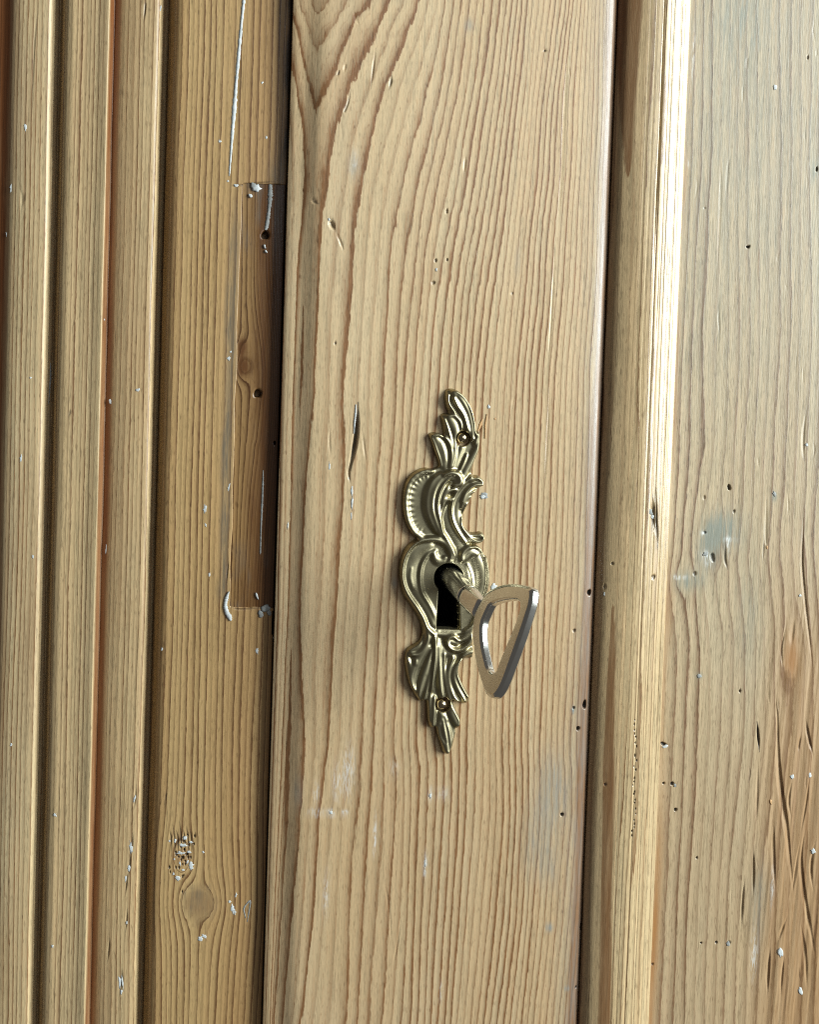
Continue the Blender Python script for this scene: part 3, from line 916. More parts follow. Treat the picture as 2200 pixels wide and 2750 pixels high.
REEDS = [(1752, 0.30, 0.20), (1766, 0.16, 0.14), (1778, 0.22, 0.18), (1793, 0.12, 0.12), (1801, 0.26, 0.16), (1814, 0.14, 0.14), (1728, 0.10, 0.14), (1712, 0.08, 0.2)]
Mo.profile = lambda X, Z: hM(X, Z) - sum(0.5 * dp * np.exp(-((X - mx(q) - 0.25 * vnoise(Z * 0 + q, Z, 5, 70, 46)) / w) ** 2) for q, dp, w in REEDS)
Mo.xl += list(np.arange(mx(1706), mx(1822), 0.15)) + list(np.arange(XM1 - 0.8, XM1, 0.12))
Mo.ring = lambda X, Z: np.interp(X, [XM0, mx(1700), mx(1740), XM1], [0, 2.5, 6.0, 14.0]) + 0.35 * vnoise(X, Z, 6, 60, 43) + 1.3 * vnoise(X, Z * 0, 2.0, 9, 66)


def moTone(X, Z):
    # tapering tongues of brown heartwood on the left slope
    t = 0.0
    for (xc0, xc1, za, zb, w) in ((1692, 1680, -160, 480, 34), (1640, 1604, 1620, 2900, 26)):
        z_a, z_b = az(za, 0, 1680), az(zb, 0, 1680)
        f = np.clip((Z - z_a) / (z_b - z_a), -0.2, 1.2)
        ww = w / PXMM * np.sqrt(np.clip(f if za > 1000 else 1 - f, 0, 1)) + 1e-3
        xc = ax(xc0, 0, za) * (1 - f) + ax(xc1, 0, zb) * f
        q = np.abs(X - xc + 0.4 * vnoise(X, Z, 6, 25, 44)) / ww
        t = np.maximum(t, (1 - sstep(0.75, 1.1, q)) * ((f > 0) & (f < 1)))
    tip = 0.0
    z_a, z_b = az(2030, 0, 1610), az(2900, 0, 1610)          # pale tongue inside the lower one
    f = np.clip((Z - z_a) / (z_b - z_a), 0, 1)
    q = np.abs(X - ax(1610, 0, 2030) - 0.3) / (1.9 * np.sqrt(f) + 1e-3)
    t = t * (1 - 0.85 * (1 - sstep(0.8, 1.05, q)) * (f > 0))
    return 0.75 * t + 0.4 * (1 - sstep(XM0, XM0 + 1.6, X)) + 0.05


Mo.tone = moTone
Mo.darkf = lambda X, Z: (blob(X, Z, 1748, 1395, 7, 26, a=0.9) + blob(X, Z, 1752, 1330, 4, 50, a=0.45) + blob(X, Z, 1757, 1445, 6, 34, a=0.5)) * np.clip(0.7 + vnoise(X, Z, 0.8, 4, 45), 0, 1)
Mo.groove([(1744, 1330), (1747, 1370), (1750, 1400), (1755, 1440)], 8, 0.8, 0.5)
Mo.groove([(1755, 1310), (1757, 1400), (1761, 1470)], 4, 0.4, 0.7)
for (x, y, rx, ry) in ((1640, 1511, 4, 5), (1622, 1574, 3, 9), (1748, 1546, 7, 8), (1620, 2100, 3, 4)):
    Mo.pit(x, y, rx, ry, 0.3, 0.6)
rs = random.Random(12)
for i in range(26):
    y = 1925 + i * 12.5 + rs.uniform(-5, 5)
    Mo.pit(1698 + rs.gauss(0, 3.2) - (y - 1930) * 0.012, y, 1.8 + rs.random(), 2.6 + rs.random() * 2, 0.25, 0.8)
for i in range(16):
    a, b, L = rs.uniform(1725, 1815), rs.uniform(50, 2500), rs.uniform(150, 500)
    Mo.groove([(a, b), (a - L * 0.02, b + L / 2), (a - L * 0.045, b + L)], 3.0, rs.uniform(0.06, 0.16))
oM = Mo.build('door_moulding', W_MOULD, door)
for k, (x, y, rx, ry, mt) in enumerate([(1746, 1375, 7, 8, GREYP), (1752, 1388, 5, 5, PAINT), (1623, 1595, 2, 6, GREYP)]):
    fleck(oM, Mo, x, y, rx, ry, mt, 400 + k, 0.12)

# sunken panel
PD = -4.0
XP0 = ax(1799, PD)
Pn = Board(XP0 - 3, ax(2200, PD) + 45, ZB, ZT, PD, 0.7, 1.6, 8)
kpn = [(*at(1917, 1452, PD), 3.6, 2.4), (*at(1840, 1556, PD), 2.2, 2.0), (*at(2125, 1770, PD), 2.6, 4.0)]
r5 = lambda pts: [(1500 + a / 2.396, b / 2.396) for a, b in pts]
gpn = guided([(r5([(840, -300), (840, 0), (760, 2156)]) + [(1800, 1100), (1795, 1500), (1775, 2000), (1745, 2750), (1735, 2950)], 0),
              (r5([(1010, -300), (1010, 0), (1000, 1000), (930, 2156)]) + [(1898, 1200), (1880, 1400), (1865, 1560), (1890, 1750), (1885, 1950), (1850, 2400), (1830, 2950)], 3),
              (r5([(1200, -300), (1200, 0), (1195, 900), (1200, 1600), (1210, 2156)]) + [(1995, 1100), (1975, 1350), (1955, 1500), (1985, 1700), (1985, 1950), (1955, 2350), (1930, 2950)], 6.5),
              (r5([(1420, -300), (1420, 0), (1440, 900), (1430, 1600), (1440, 2156)]) + [(2085, 1100), (2070, 1350), (2060, 1500), (2085, 1700), (2090, 1950), (2050, 2350), (2030, 2950)], 10),
              (r5([(1640, -300), (1640, 0), (1620, 900), (1630, 2156)]) + [(2170, 1200), (2150, 1450), (2170, 1750), (2185, 1950), (2160, 2350), (2140, 2950)], 13)], PD)
Pn.ring = lambda X, Z: gpn(swirl(X, Z, kpn), Z)


def hP(X, Z):
    h = 0.10 * vnoise(X, Z, 22, 70, 51)
    # torn, hollowed grain low on the right
    x, z = at(2150, 2200, PD)
    reg = sstep(ax(2020, PD), ax(2120, PD), X) * sstep(az(1500, PD, 2100), az(1900, PD, 2100), Z)
    Xs = X - (Z - z) * 0.06
    return h + reg * (0.30 * vnoise(Xs, Z, 2.2, 45, 52, 3) - 0.12)


Pn.profile = hP
Pn.soften = 0.5
Pn.tone = lambda X, Z: (0.42 * sstep(ax(2025, PD), ax(2160, PD), X + 2 * vnoise(X, Z, 8, 40, 53)) * sstep(az(1350, PD, 2100), az(1800, PD, 2100), Z) + blob(X, Z, 2125, 1770, 20, 60, PD, 0.6)
                         + blob(X, Z, 1763, 2450, 12, 300, PD, 0.7) + blob(X, Z, 1800, 1640, 10, 120, PD, 0.35) + 0.18 * sstep(-40, -140, Z)
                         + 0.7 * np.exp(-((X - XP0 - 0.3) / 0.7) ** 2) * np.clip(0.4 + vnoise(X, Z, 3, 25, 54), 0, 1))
Pn.grey = lambda X, Z: (blob(X, Z, 1940, 1425, 50, 48, PD, 1.2) + blob(X, Z, 1900, 1480, 30, 60, PD, 0.8) + blob(X, Z, 1850, 1560, 38, 28, PD, 0.8) + blob(X, Z, 2080, 1334, 8, 14, PD, 0.9) + blob(X, Z, 1878, 1814, 11, 9, PD, 0.8) + blob(X, Z, 1995, 60, 60, 110, PD, 0.35) + blob(X, Z, 2010, 1660, 40, 160, PD, 0.35)
                         + 0.38 * sstep(az(1700, PD, 2000), az(300, PD, 2000), Z) + blob(X, Z, 2040, 2420, 22, 110, PD, 0.55) + blob(X, Z, 2190, 460, 8, 30, PD, 0.6) + blob(X, Z, 1830, 300, 16, 300, PD, 0.3))
Pn.paint = lambda X, Z: (blob(X, Z, 1895, 1490, 14, 10, PD, 0.9) + blob(X, Z, 1890, 1432, 8, 6, PD, 0.8) + blob(X, Z, 1955, 1465, 5, 30, PD, 0.7) + blob(X, Z, 1905, 1508, 12, 14, PD, 0.7) + blob(X, Z, 1960, 1450, 16, 6, PD, 0.7) + blob(X, Z, 1825, 1550, 22, 6, PD, 0.7)
                          + blob(X, Z, 2026, 2560, 9, 60, PD, 0.5) + blob(X, Z, 1862, 150, 3, 60, PD, 0.6) + blob(X, Z, 1851, 440, 4, 10, PD, 0.7) + blob(X, Z, 2075, 2380, 5, 50, PD, 0.5))
for (x, y, rx, ry, dp, dk, rot) in ((2010, 663, 8, 5, 0.8, 1, 10), (2194, 455, 4, 9, 0.6, 1, 0), (1959, 1309, 6, 12, 1.2, 1, 15), (1972, 1373, 5, 7, 0.4, 0.35, 0), (1893, 1430, 6, 6, 0.4, 0.3, 0), (1914, 1497, 9, 18, 0.6, 0.25, 15), (1988, 1855, 4, 6, 0.7, 1, 0),
                                    (1783, 1998, 13, 7, 0.8, 1, -25), (1783, 2103, 5, 5, 0.7, 1, 0), (1806, 2104, 7, 7, 0.7, 1, 0), (1815, 2174, 6, 7, 0.7, 1, 0), (1872, 2303, 4, 5, 0.6, 1, 0), (1883, 2531, 4, 4, 0.5, 1, 0), (1924, 2530, 5, 5, 0.7, 1, 0), (1958, 2530, 8, 8, 0.3, 0.15, 0),
                                    (1893, 560, 4, 4, 0.2, 0.4, 0), (2170, 155, 4, 8, 0.3, 0.5, 0), (1753, 2588, 5, 6, 0.3, 0.8, 0), (1892, 1336, 5, 9, 0.3, 0.1, 0), (1866, 1540, 7, 9, 0.4, 0.3, 0)):
    Pn.pit(x, y, rx * 0.82, ry * 0.82, dp * 0.8, dk * 0.9, rot)
for pts, w, dp, dk, asy in (
        ([(2034, 1938), (2037, 1975), (2040, 2018)], 4, 0.9, 1.0, 0), ([(2024, 2270), (2026, 2340), (2023, 2418)], 4, 0.7, 0.2, 0.3), ([(2001, 2350), (1996, 2420), (1991, 2500)], 4.5, 0.6, 0.2, 0.3),
        ([(2037, 2030), (2036, 2130), (2032, 2230)], 9, 0.7, 0.0, 0.5), ([(2085, 1880), (2090, 1970), (2095, 2059), (2105, 2150), (2116, 2226), (2126, 2330), (2137, 2430)], 17, 1.5, 0.0, 0.6),
        ([(2079, 2200), (2080, 2300), (2083, 2400)], 13, 1.2, 0.0, 0.5), ([(2166, 1930), (2174, 1980), (2188, 2040)], 10, 1.2, 0.1, 0.5), ([(2155, 1965), (2148, 2000), (2146, 2020)], 8, 0.8, 0.1, 0.4),
        ([(2170, 2200), (2155, 2290), (2160, 2380), (2180, 2500), (2196, 2600)], 14, 1.3, 0.0, 0.5), ([(2150, 2250), (2138, 2330), (2128, 2400)], 11, 1.0, 0.0, -0.4), ([(2070, 2535), (2066, 2610), (2062, 2680)], 11, 1.4, 0.1, 0.5),
        ([(2108, 2560), (2102, 2620), (2096, 2690)], 9, 1.0, 0.0, 0.4), ([(2159, 1371), (2157, 1440), (2156, 1517), (2165, 1620), (2178, 1740), (2186, 1820)], 9, 0.9, 0.0, 0.5), ([(2084, 1870), (2090, 1930), (2092, 2000)], 8, 0.7, 0.0, 0.4),
        ([(2112, 1680), (2100, 1740), (2104, 1800)], 8, 0.7, 0.1, 0.4), ([(2135, 1655), (2130, 1700), (2126, 1740)], 8, 0.5, 0.0, 0.4), ([(2165, 1100), (2158, 1180), (2160, 1250)], 6, 0.5, 0.1, 0.3),
        ([(1935, 412), (1937, 500), (1932, 640), (1926, 760)], 5, 0.22, 0.0, 0.3), ([(1962, 410), (1956, 460), (1950, 560)], 5, 0.2, 0.0, 0.3), ([(2009, 150), (2006, 190)], 6, 0.25, 0, 0.3), ([(2130, 2080), (2120, 2150), (2126, 2200)], 9, 0.9, 0, 0.4),
        ([(2176, 2080), (2166, 2160), (2150, 2240)], 9, 0.9, 0, 0.4), ([(1950, 1455), (1948, 1500), (1955, 1530)], 5, 0.5, 0.5, 0), ([(2060, 1320), (2058, 1440), (2061, 1470)], 6, 0.4, 0.0, 0.3), ([(2190, 2250), (2180, 2330), (2186, 2400)], 10, 1.1, 0, 0.4),
        ([(2120, 2450), (2100, 2500), (2090, 2530)], 10, 0.8, 0, 0.4), ([(2150, 2470), (2165, 2560), (2170, 2680)], 12, 0.9, 0, 0.4)):
    Pn.groove(pts, w * (0.55 if dp > 0.6 and dk < 0.2 else 1.0), dp * 0.62, dk, asy)
rs = random.Random(15)
for i in range(30):
    a, b, L = rs.uniform(1850, 2200), rs.uniform(20, 2600), rs.uniform(20, 90)
    Pn.groove([(a, b), (a + rs.uniform(-4, 4), b + L / 2), (a + rs.uniform(-6, 4), b + L)], rs.uniform(2.5, 4), rs.uniform(0.06, 0.16), 0.25 * (rs.random() < 0.3))
oPn = Pn.build('door_panel', W_PANEL, door)
for k, (x, y, rx, ry, mt) in enumerate([(2082, 236, 5, 8, PAINT), (2149, 1599, 4, 4, PAINT), (2167, 1195, 4, 5, PAINT), (2080, 1326, 5, 7, GREYP), (1787, 2004, 9, 4, PAINT), (1813, 2108, 4, 5, GREYP), (2096, 2555, 7, 14, PAINT), (2128, 2085, 5, 6, PAINT), (2175, 2080, 4, 8, PAINT),
                                        (2070, 2152, 3, 8, SPLINT), (2150, 2660, 5, 11, PAINT), (2185, 2285, 7, 8, PAINT), (2060, 1470, 3, 5, SPLINT), (1956, 2533, 6, 6, GREYP), (1878, 1815, 7, 6, GREYP), (1895, 1488, 8, 6, GREYP)]):
    fleck(oPn, Pn, x, y, rx, ry, mt, 500 + k, 0.12, rot=10)

# ------------------------------------------------------------------ keyhole plate
plate = thing('keyhole_plate', 'ornate cast brass keyhole plate of leaves and scrolls nailed to the door stile', 'keyhole plate')


def P1(pts):
    return [at(*z1(p[0], p[1]), 1.5) for p in pts]


def P2(pts):
    return [at(*z2(p[0], p[1]), 1.5) for p in pts]


outline = (P1([(690, 92), (750, 100), (820, 150), (880, 230), (922, 320), (948, 430), (960, 530), (985, 530), (1002, 590), (998, 660), (985, 740), (962, 795), (942, 850), (925, 910), (925, 985), (965, 985), (1012, 1008), (1040, 1050), (1037, 1090), (1000, 1115),
               (960, 1150), (925, 1190), (900, 1250), (872, 1300), (842, 1360), (822, 1430), (822, 1490), (850, 1535), (900, 1570), (955, 1578), (1000, 1568), (1040, 1590), (1050, 1630), (1030, 1670), (980, 1692), (925, 1690), (900, 1697), (960, 1705), (1012, 1740), (1050, 1815)])
           + P2([(970, 230), (990, 330), (995, 430), (985, 520), (955, 610), (925, 700), (890, 790), (850, 870), (838, 950), (842, 1020), (845, 1080), (842, 1170), (800, 1180), (755, 1182), (722, 1215), (708, 1280), (717, 1340), (742, 1410), (782, 1490), (812, 1550), (800, 1592), (760, 1607), (700, 1592), (655, 1575),
                 (668, 1610), (692, 1680), (722, 1740), (724, 1800), (704, 1835), (682, 1842), (684, 1880), (668, 1950), (652, 2010), (628, 2065), (592, 2077), (556, 2052), (530, 1970), (505, 1890), (492, 1825), (462, 1835), (430, 1812), (414, 1740), (410, 1640), (400, 1575), (350, 1585), (310, 1545),
                 (268, 1475), (232, 1390), (212, 1300), (202, 1200), (218, 1110), (258, 1070), (310, 1040), (350, 1000), (366, 930), (340, 830), (290, 740), (230, 650), (188, 590), (163, 500), (150, 390), (158, 280), (188, 190), (238, 120), (290, 75)])
           + P1([(345, 1640), (300, 1595), (250, 1515), (218, 1425), (200, 1300), (203, 1180), (223, 1080), (268, 1000), (340, 940), (430, 908), (500, 918), (555, 900), (572, 880), (558, 820), (528, 740), (503, 660), (478, 600), (472, 565), (520, 543), (590, 553), (625, 575), (618, 500), (603, 420), (598, 370),
                 (640, 343), (672, 340), (645, 260), (637, 170), (655, 108)]))
ol = np.array(outline)
ol = spline(np.vstack([ol, ol[:1]]), 420)
gx = np.arange(ol[:, 0].min() - 0.6, ol[:, 0].max() + 0.6, 0.13)
gz = np.arange(ol[:, 1].min() - 0.6, ol[:, 1].max() + 0.6, 0.13)
GX, GZ = np.meshgrid(gx, gz)
inside = np.zeros(GX.shape, bool)
for k in range(len(ol) - 1):
    (xa, za), (xb, zb) = ol[k], ol[k + 1]
    c = ((za > GZ) != (zb > GZ)) & (GX < (xb - xa) * (GZ - za) / (zb - za + 1e-12) + xa)
    inside ^= c
dist = np.full(GX.shape, 9.0)
for k in range(0, len(ol) - 1, 1):
    (xa, za), (xb, zb) = ol[k], ol[k + 1]
    i0, i1 = np.searchsorted(gx, (min(xa, xb) - 2, max(xa, xb) + 2))
    j0, j1 = np.searchsorted(gz, (min(za, zb) - 2, max(za, zb) + 2))
    sx, sz = GX[j0:j1, i0:i1], GZ[j0:j1, i0:i1]
    dx, dz = xb - xa, zb - za
    t = np.clip(((sx - xa) * dx + (sz - za) * dz) / (dx * dx + dz * dz + 1e-12), 0, 1)
    dist[j0:j1, i0:i1] = np.minimum(dist[j0:j1, i0:i1], np.hypot(sx - xa - t * dx, sz - za - t * dz))
SD = np.where(inside, dist, -dist)

HH = np.full(GX.shape, 1.15)
PXZ = {1: 3.8333 * PXMM, 2: 3.478 * PXMM}


def ridge(z, pts, widths, h, base=0.9, kind='dome', power=0.5, ribs=0, knurl=0.0, hs=None):
    """raise (or hollow) the plate along a traced spine; widths are half-widths in zoom pixels, h is the crest height"""
    global HH
    conv = P1 if z == 1 else P2
    raw = conv(pts)
    w = np.array(widths, float) / PXZ[z]
    hh = np.array(hs if hs is not None else [h] * len(pts), float)
    row = np.array([(p[0], p[1], w[min(i, len(w) - 1)] if len(w) > 1 else w[0], hh[i]) for i, p in enumerate(raw)])
    if len(w) > 1 and len(w) != len(pts):
        row[:, 2] = np.interp(np.linspace(0, 1, len(pts)), np.linspace(0, 1, len(w)), w)
    ln = spline(row, 10 * len(pts))
    wm = ln[:, 2].max() * 1.05
    i0, i1 = np.searchsorted(gx, (ln[:, 0].min() - wm, ln[:, 0].max() + wm))
    j0, j1 = np.searchsorted(gz, (ln[:, 1].min() - wm, ln[:, 1].max() + wm))
    if i1 <= i0 or j1 <= j0:
        return
    sx, sz = GX[j0:j1, i0:i1], GZ[j0:j1, i0:i1]
    d, t, s = near(sx, sz, ln)
    q = np.linspace(0, 1, len(ln))
    ww = np.interp(t, q, ln[:, 2])
    top = np.interp(t, q, ln[:, 3])
    u = d / np.maximum(ww, 1e-3)
    k = np.clip(1 - u * u, 0, 1) ** power
    hgt = base + (top - base) * k
    if kind == 'gouge':                       # hollow leaf with raised rims
        hgt = base + (top - base) * np.where(u < 1, 0.45 + 0.55 * np.clip(u, 0, 1) ** 2, 0) * np.clip((1 - u) * 6, 0, 1)
    if ribs:
        hgt = hgt + 0.14 * np.cos(u * s * math.pi * ribs) * k
    if knurl:
        length = np.hypot(np.diff(ln[:, 0]), np.diff(ln[:, 1])).sum()
        hgt = hgt + 0.09 * np.cos((t * length + u * s * ww * 0.8) * 2 * math.pi / knurl) * k
    cur = HH[j0:j1, i0:i1]
    HH[j0:j1, i0:i1] = np.where(u < 1, np.maximum(cur, hgt), cur)


def hollow(z, pts, widths, depth):
    """press a groove into what is there"""
    global HH
    raw = (P1 if z == 1 else P2)(pts)
    w = np.array(widths, float) / PXZ[z]
    row = np.array([(p[0], p[1], ww) for p, ww in zip(raw, np.interp(np.linspace(0, 1, len(pts)), np.linspace(0, 1, len(w)), w) if len(w) > 1 else [w[0]] * len(pts))])
    ln = spline(row, 10 * len(pts))
    d, t, s = near(GX, GZ, ln)
    u = d / np.interp(t, np.linspace(0, 1, len(ln)), ln[:, 2])
    HH = HH - depth * np.clip(1 - u * u, 0, 1) ** 1.5


# --- crown leaves
ridge(1, [(725, 140), (780, 210), (830, 310), (865, 420), (890, 520), (915, 610)], [45, 78, 85, 75, 55, 25], 2.6, power=0.6)
ridge(1, [(745, 118), (850, 195), (910, 320), (940, 440), (950, 570)], [16, 20, 22, 20, 14], 2.9, 1.0)
ridge(1, [(715, 190), (760, 280), (815, 360), (850, 470), (870, 560)], [14, 22, 22, 20, 14], 3.05, 1.2)
ridge(1, [(668, 150), (672, 240), (720, 320), (770, 400)], [14, 22, 20, 14], 2.2, 1.0)
hollow(1, [(745, 170), (800, 250), (850, 350), (880, 450), (900, 560)], [10, 16, 16, 12], 0.55)
ridge(1, [(675, 385), (715, 450), (745, 540), (740, 650), (720, 780), (700, 900)], [45, 66, 52, 34, 26, 20], 2.2, power=0.6)
ridge(1, [(660, 372), (730, 372), (785, 430), (805, 510)], [14, 20, 20, 16], 2.55, 1.0)
ridge(1, [(625, 400), (660, 500), (690, 600), (715, 700)], [12, 16, 16, 12], 2.3, 1.0)
ridge(1, [(530, 585), (585, 680), (625, 780), (640, 900)], [30, 72, 70, 50], 1.75, power=0.7)
ridge(1, [(500, 570), (580, 565), (650, 610), (690, 700), (695, 800), (680, 900)], [14, 20, 22, 22, 18, 14], 2.45, 1.0)
ridge(1, [(490, 590), (530, 690), (565, 790), (590, 890)], [10, 14, 14, 12], 1.95, 1.0)
ridge(1, [(590, 640), (620, 730), (640, 840)], [8, 12, 10], 1.95, 1.0)
ridge(1, [(815, 690), (775, 790), (735, 890), (690, 930)], [34, 40, 40, 30], 1.7, power=0.7)
ridge(1, [(745, 690), (735, 790), (705, 900)], [12, 16, 14], 2.35, 1.0)
ridge(1, [(860, 770), (825, 850), (780, 950)], [12, 18, 14], 2.2, 1.0)
ridge(1, [(985, 560), (970, 690), (915, 810), (850, 930), (810, 1020)], [26, 44, 52, 50, 36], 2.2, power=0.7, knurl=0.62)
ridge(1, [(985, 545), (955, 610), (940, 660)], [16, 20, 14], 2.6, 1.0)
ridge(1, [(990, 700), (965, 770), (945, 810)], [12, 16, 10], 2.1, 0.9)
# --- shell
ridge(1, [(500, 935), (380, 960), (280, 1050), (235, 1180), (228, 1320), (252, 1450), (310, 1560), (400, 1625)], [30, 40, 44, 44, 44, 44, 40, 30], 2.1, 0.8)
cx, cz = P1([(470, 1280)])[0]
ang = np.arctan2(GZ - cz, GX - cx)
rad = np.hypot(GX - cx, (GZ - cz) * 0.78)
d_, t_, s_ = near(GX, GZ, spline(P1([(500, 935), (380, 960), (280, 1050), (235, 1180), (228, 1320), (252, 1450), (310, 1560), (400, 1625)]), 80))
fl = np.exp(-((d_ - 1.35) / 0.75) ** 2) * (np.cos(t_ * 2 * math.pi * 15) * 0.22 + 0.05) * (GX < cx + 0.5) * ((t_ > 0.03) & (t_ < 0.97))
HH = HH + fl
# --- plume
ridge(1, [(760, 1050), (690, 1000), (600, 1010), (525, 1090), (490, 1210), (490, 1330), (530, 1470), (590, 1590)], [30, 50, 70, 85, 90, 88, 70, 40], 2.5, power=0.6)
for pts, w, h in (([(600, 955), (505, 1040), (455, 1170), (445, 1310), (475, 1430), (535, 1560)], 24, 2.45), ([(645, 975), (555, 1070), (505, 1200), (502, 1340), (545, 1480), (580, 1570)], 24, 2.8),
                  ([(700, 985), (610, 1080), (560, 1200), (552, 1340), (580, 1460), (605, 1560)], 28, 3.1), ([(690, 1060), (640, 1130), (605, 1210), (598, 1300)], 24, 2.8)):
    ridge(1, pts, [w * 0.5, w, w, w, w * 0.6], h, 1.4)
ridge(1, [(620, 975), (690, 955), (755, 975), (785, 1030), (765, 1075), (715, 1080)], [26, 36, 40, 40, 34, 22], 3.3, 1.3)
ridge(1, [(740, 1125), (680, 1135), (640, 1170), (610, 1230)], [18, 30, 30, 18], 2.9, 1.3)
ridge(1, [(700, 1225), (640, 1235), (600, 1310), (580, 1430), (592, 1540), (640, 1630), (690, 1720), (730, 1810)], [22, 30, 26, 24, 24, 30, 30, 22], 2.75, 1.2)
ridge(1, [(620, 1270), (650, 1400), (690, 1530), (750, 1640), (800, 1740)], [40, 60, 70, 70, 60], 1.45, power=0.6)
# --- right C scroll
ridge(1, [(1000, 1060), (900, 1080), (805, 1180), (755, 1300), (755, 1430), (805, 1550), (880, 1630), (965, 1650)], [30, 60, 70, 66, 62, 60, 55, 45], 1.9, power=0.7)
ridge(1, [(905, 1000), (805, 1090), (728, 1200), (697, 1320), (712, 1450), (770, 1570), (850, 1680)], [22, 26, 26, 24, 22, 20, 16], 2.5, 0.9)
ridge(1, [(812, 1420), (825, 1520), (870, 1600), (940, 1655), (1005, 1660), (1035, 1625)], [16, 24, 26, 26, 24, 20], 2.6, 0.9)
ridge(1, [(900, 1600), (955, 1600), (1005, 1605)], [24, 36, 40], 2.1, 0.9)
hollow(1, [(900, 1615), (960, 1625), (1005, 1618)], [12, 20, 16], 0.5)
for pts, w, h in (([(1030, 1050), (960, 1010), (890, 1040)], 30, 2.5), ([(1025, 1080), (930, 1085), (850, 1150), (800, 1250)], 26, 2.8), ([(960, 1145), (890, 1165), (830, 1230), (800, 1320)], 24, 2.6), ([(915, 1200), (870, 1220), (835, 1280)], 20, 2.4), ([(885, 1265), (850, 1290), (820, 1360)], 18, 2.3)):
    ridge(1, pts, [w * 0.7, w, w * 0.9, w * 0.5], h, 1.1, knurl=0.55 if h == 2.5 else 0)
# --- shield field: dished band and rims
ridge(2, [(430, 120), (300, 210), (245, 340), (250, 460), (320, 590), (410, 720), (470, 860)], [50, 80, 88, 85, 75, 60, 40], 1.7, power=0.7)
ridge(2, [(605, 290), (628, 210), (590, 115), (510, 68), (410, 62), (310, 92), (228, 172), (185, 280), (173, 400), (192, 500), (240, 598), (305, 690), (365, 790), (408, 890), (470, 945)], [20, 28, 34, 32, 28, 26, 26, 26, 26, 26, 28, 28, 28, 28, 24], 2.6, 0.9)
ridge(2, [(650, 150), (655, 240), (640, 285)], [22, 24, 14], 2.3, 1.0)
ridge(2, [(470, 190), (490, 250), (545, 275), (580, 240)], [26, 40, 46, 30], 2.1, 1.0)
ridge(2, [(490, 170), (420, 200), (360, 300), (342, 430), (362, 560), (430, 680), (488, 800), (512, 915)], [14, 20, 22, 22, 24, 24, 24, 20], 1.95, 1.0)
ridge(2, [(260, 330), (250, 420), (275, 520)], [16, 24, 18], 1.95, 1.2, knurl=0.35)
ridge(2, [(735, 265), (735, 200), (785, 145), (865, 125), (930, 175), (972, 275), (985, 400), (975, 530), (935, 640), (885, 760), (830, 870), (750, 930)], [20, 28, 28, 26, 24, 24, 24, 24, 24, 26, 26, 22], 2.45, 0.9)
ridge(2, [(760, 240), (810, 190), (870, 200)], [34, 40, 26], 2.1, 1.0)
ridge(2, [(850, 190), (905, 320), (920, 450), (880, 600), (820, 720)], [44, 60, 60, 55, 40], 1.65, power=0.7)
ridge(2, [(785, 300), (820, 400), (830, 520), (790, 640)], [16, 20, 20, 16], 1.7, 1.0)
# --- below the keyhole
ridge(2, [(470, 945), (560, 950), (650, 945), (740, 925)], [26, 30, 28, 24], 1.9, 0.9)
ridge(2, [(830, 960), (780, 1045), (710, 1090), (640, 1085), (596, 1040), (600, 985), (650, 968), (695, 1000)], [26, 30, 30, 28, 24, 22, 22, 16], 2.9, 1.0)
ridge(2, [(630, 1020), (680, 1030)], [34, 34], 2.4, 1.0)
ridge(2, [(715, 1010), (790, 960), (850, 880)], [24, 34, 30], 2.3, 1.0)
ridge(2, [(402, 900), (416, 980), (385, 1070), (330, 1130), (262, 1140)], [24, 30, 34, 30, 22], 2.4, 0.9)
ridge(2, [(350, 960), (320, 1060), (250, 1100)], [24, 36, 24], 1.8, 0.9)
ridge(2, [(470, 960), (500, 1050), (560, 1110), (640, 1130)], [50, 60, 50, 40], 1.7, 0.9)
ridge(2, [(845, 1105), (790, 1120), (735, 1150)], [30, 32, 22], 2.5, 0.9)
# --- palmette
for pts, w, h in (([(430, 1060), (340, 1170), (280, 1290), (262, 1400), (290, 1470)], [20, 46, 56, 46, 20], 2.2), ([(230, 1180), (250, 1260), (240, 1350)], [16, 26, 16], 1.9),
                  ([(300, 1190), (295, 1225)], [24, 22], 2.5), ([(450, 1090), (400, 1260), (350, 1420), (330, 1530)], [18, 40, 44, 22], 2.3), ([(455, 1200), (420, 1380), (380, 1560)], [14, 30, 18], 2.2),
                  ([(478, 980), (478, 1150), (462, 1320), (446, 1470)], [22, 24, 24, 18], 2.9), ([(515, 1060), (520, 1250), (530, 1420), (550, 1540)], [24, 30, 32, 26], 2.4), ([(565, 1130), (565, 1300), (590, 1450), (620, 1560)], [20, 26, 28, 20], 2.2),
                  ([(650, 1170), (608, 1290), (612, 1410), (650, 1520), (700, 1580)], [22, 34, 36, 32, 18], 2.3), ([(720, 1190), (668, 1260), (655, 1350), (690, 1450), (760, 1570)], [22, 34, 36, 36, 22], 2.6), ([(760, 1178), (700, 1230), (685, 1310), (715, 1400), (790, 1530)], [14, 20, 20, 24, 20], 2.75),
                  ([(440, 1490), (430, 1620), (430, 1760)], [18, 30, 18], 1.9), ([(475, 1540), (470, 1660), (462, 1800)], [20, 30, 22], 2.3), ([(610, 1600), (640, 1690), (685, 1790)], [30, 52, 34], 2.5), ([(650, 1640), (700, 1740), (705, 1800)], [12, 18, 14], 2.7),
                  ([(545, 1690), (565, 1820), (590, 1950), (600, 2050)], [44, 84, 70, 30], 2.3)):
    ridge(2, pts, w, h, 0.9, power=0.6)
for pts in ([(560, 1720), (590, 1850), (615, 2030)], [(540, 1760), (545, 1850), (575, 1960)], [(600, 1760), (640, 1850), (650, 1920)], [(520, 1800), (530, 1870), (550, 1930)]):
    hollow(2, pts, [8, 13, 8], 0.55)
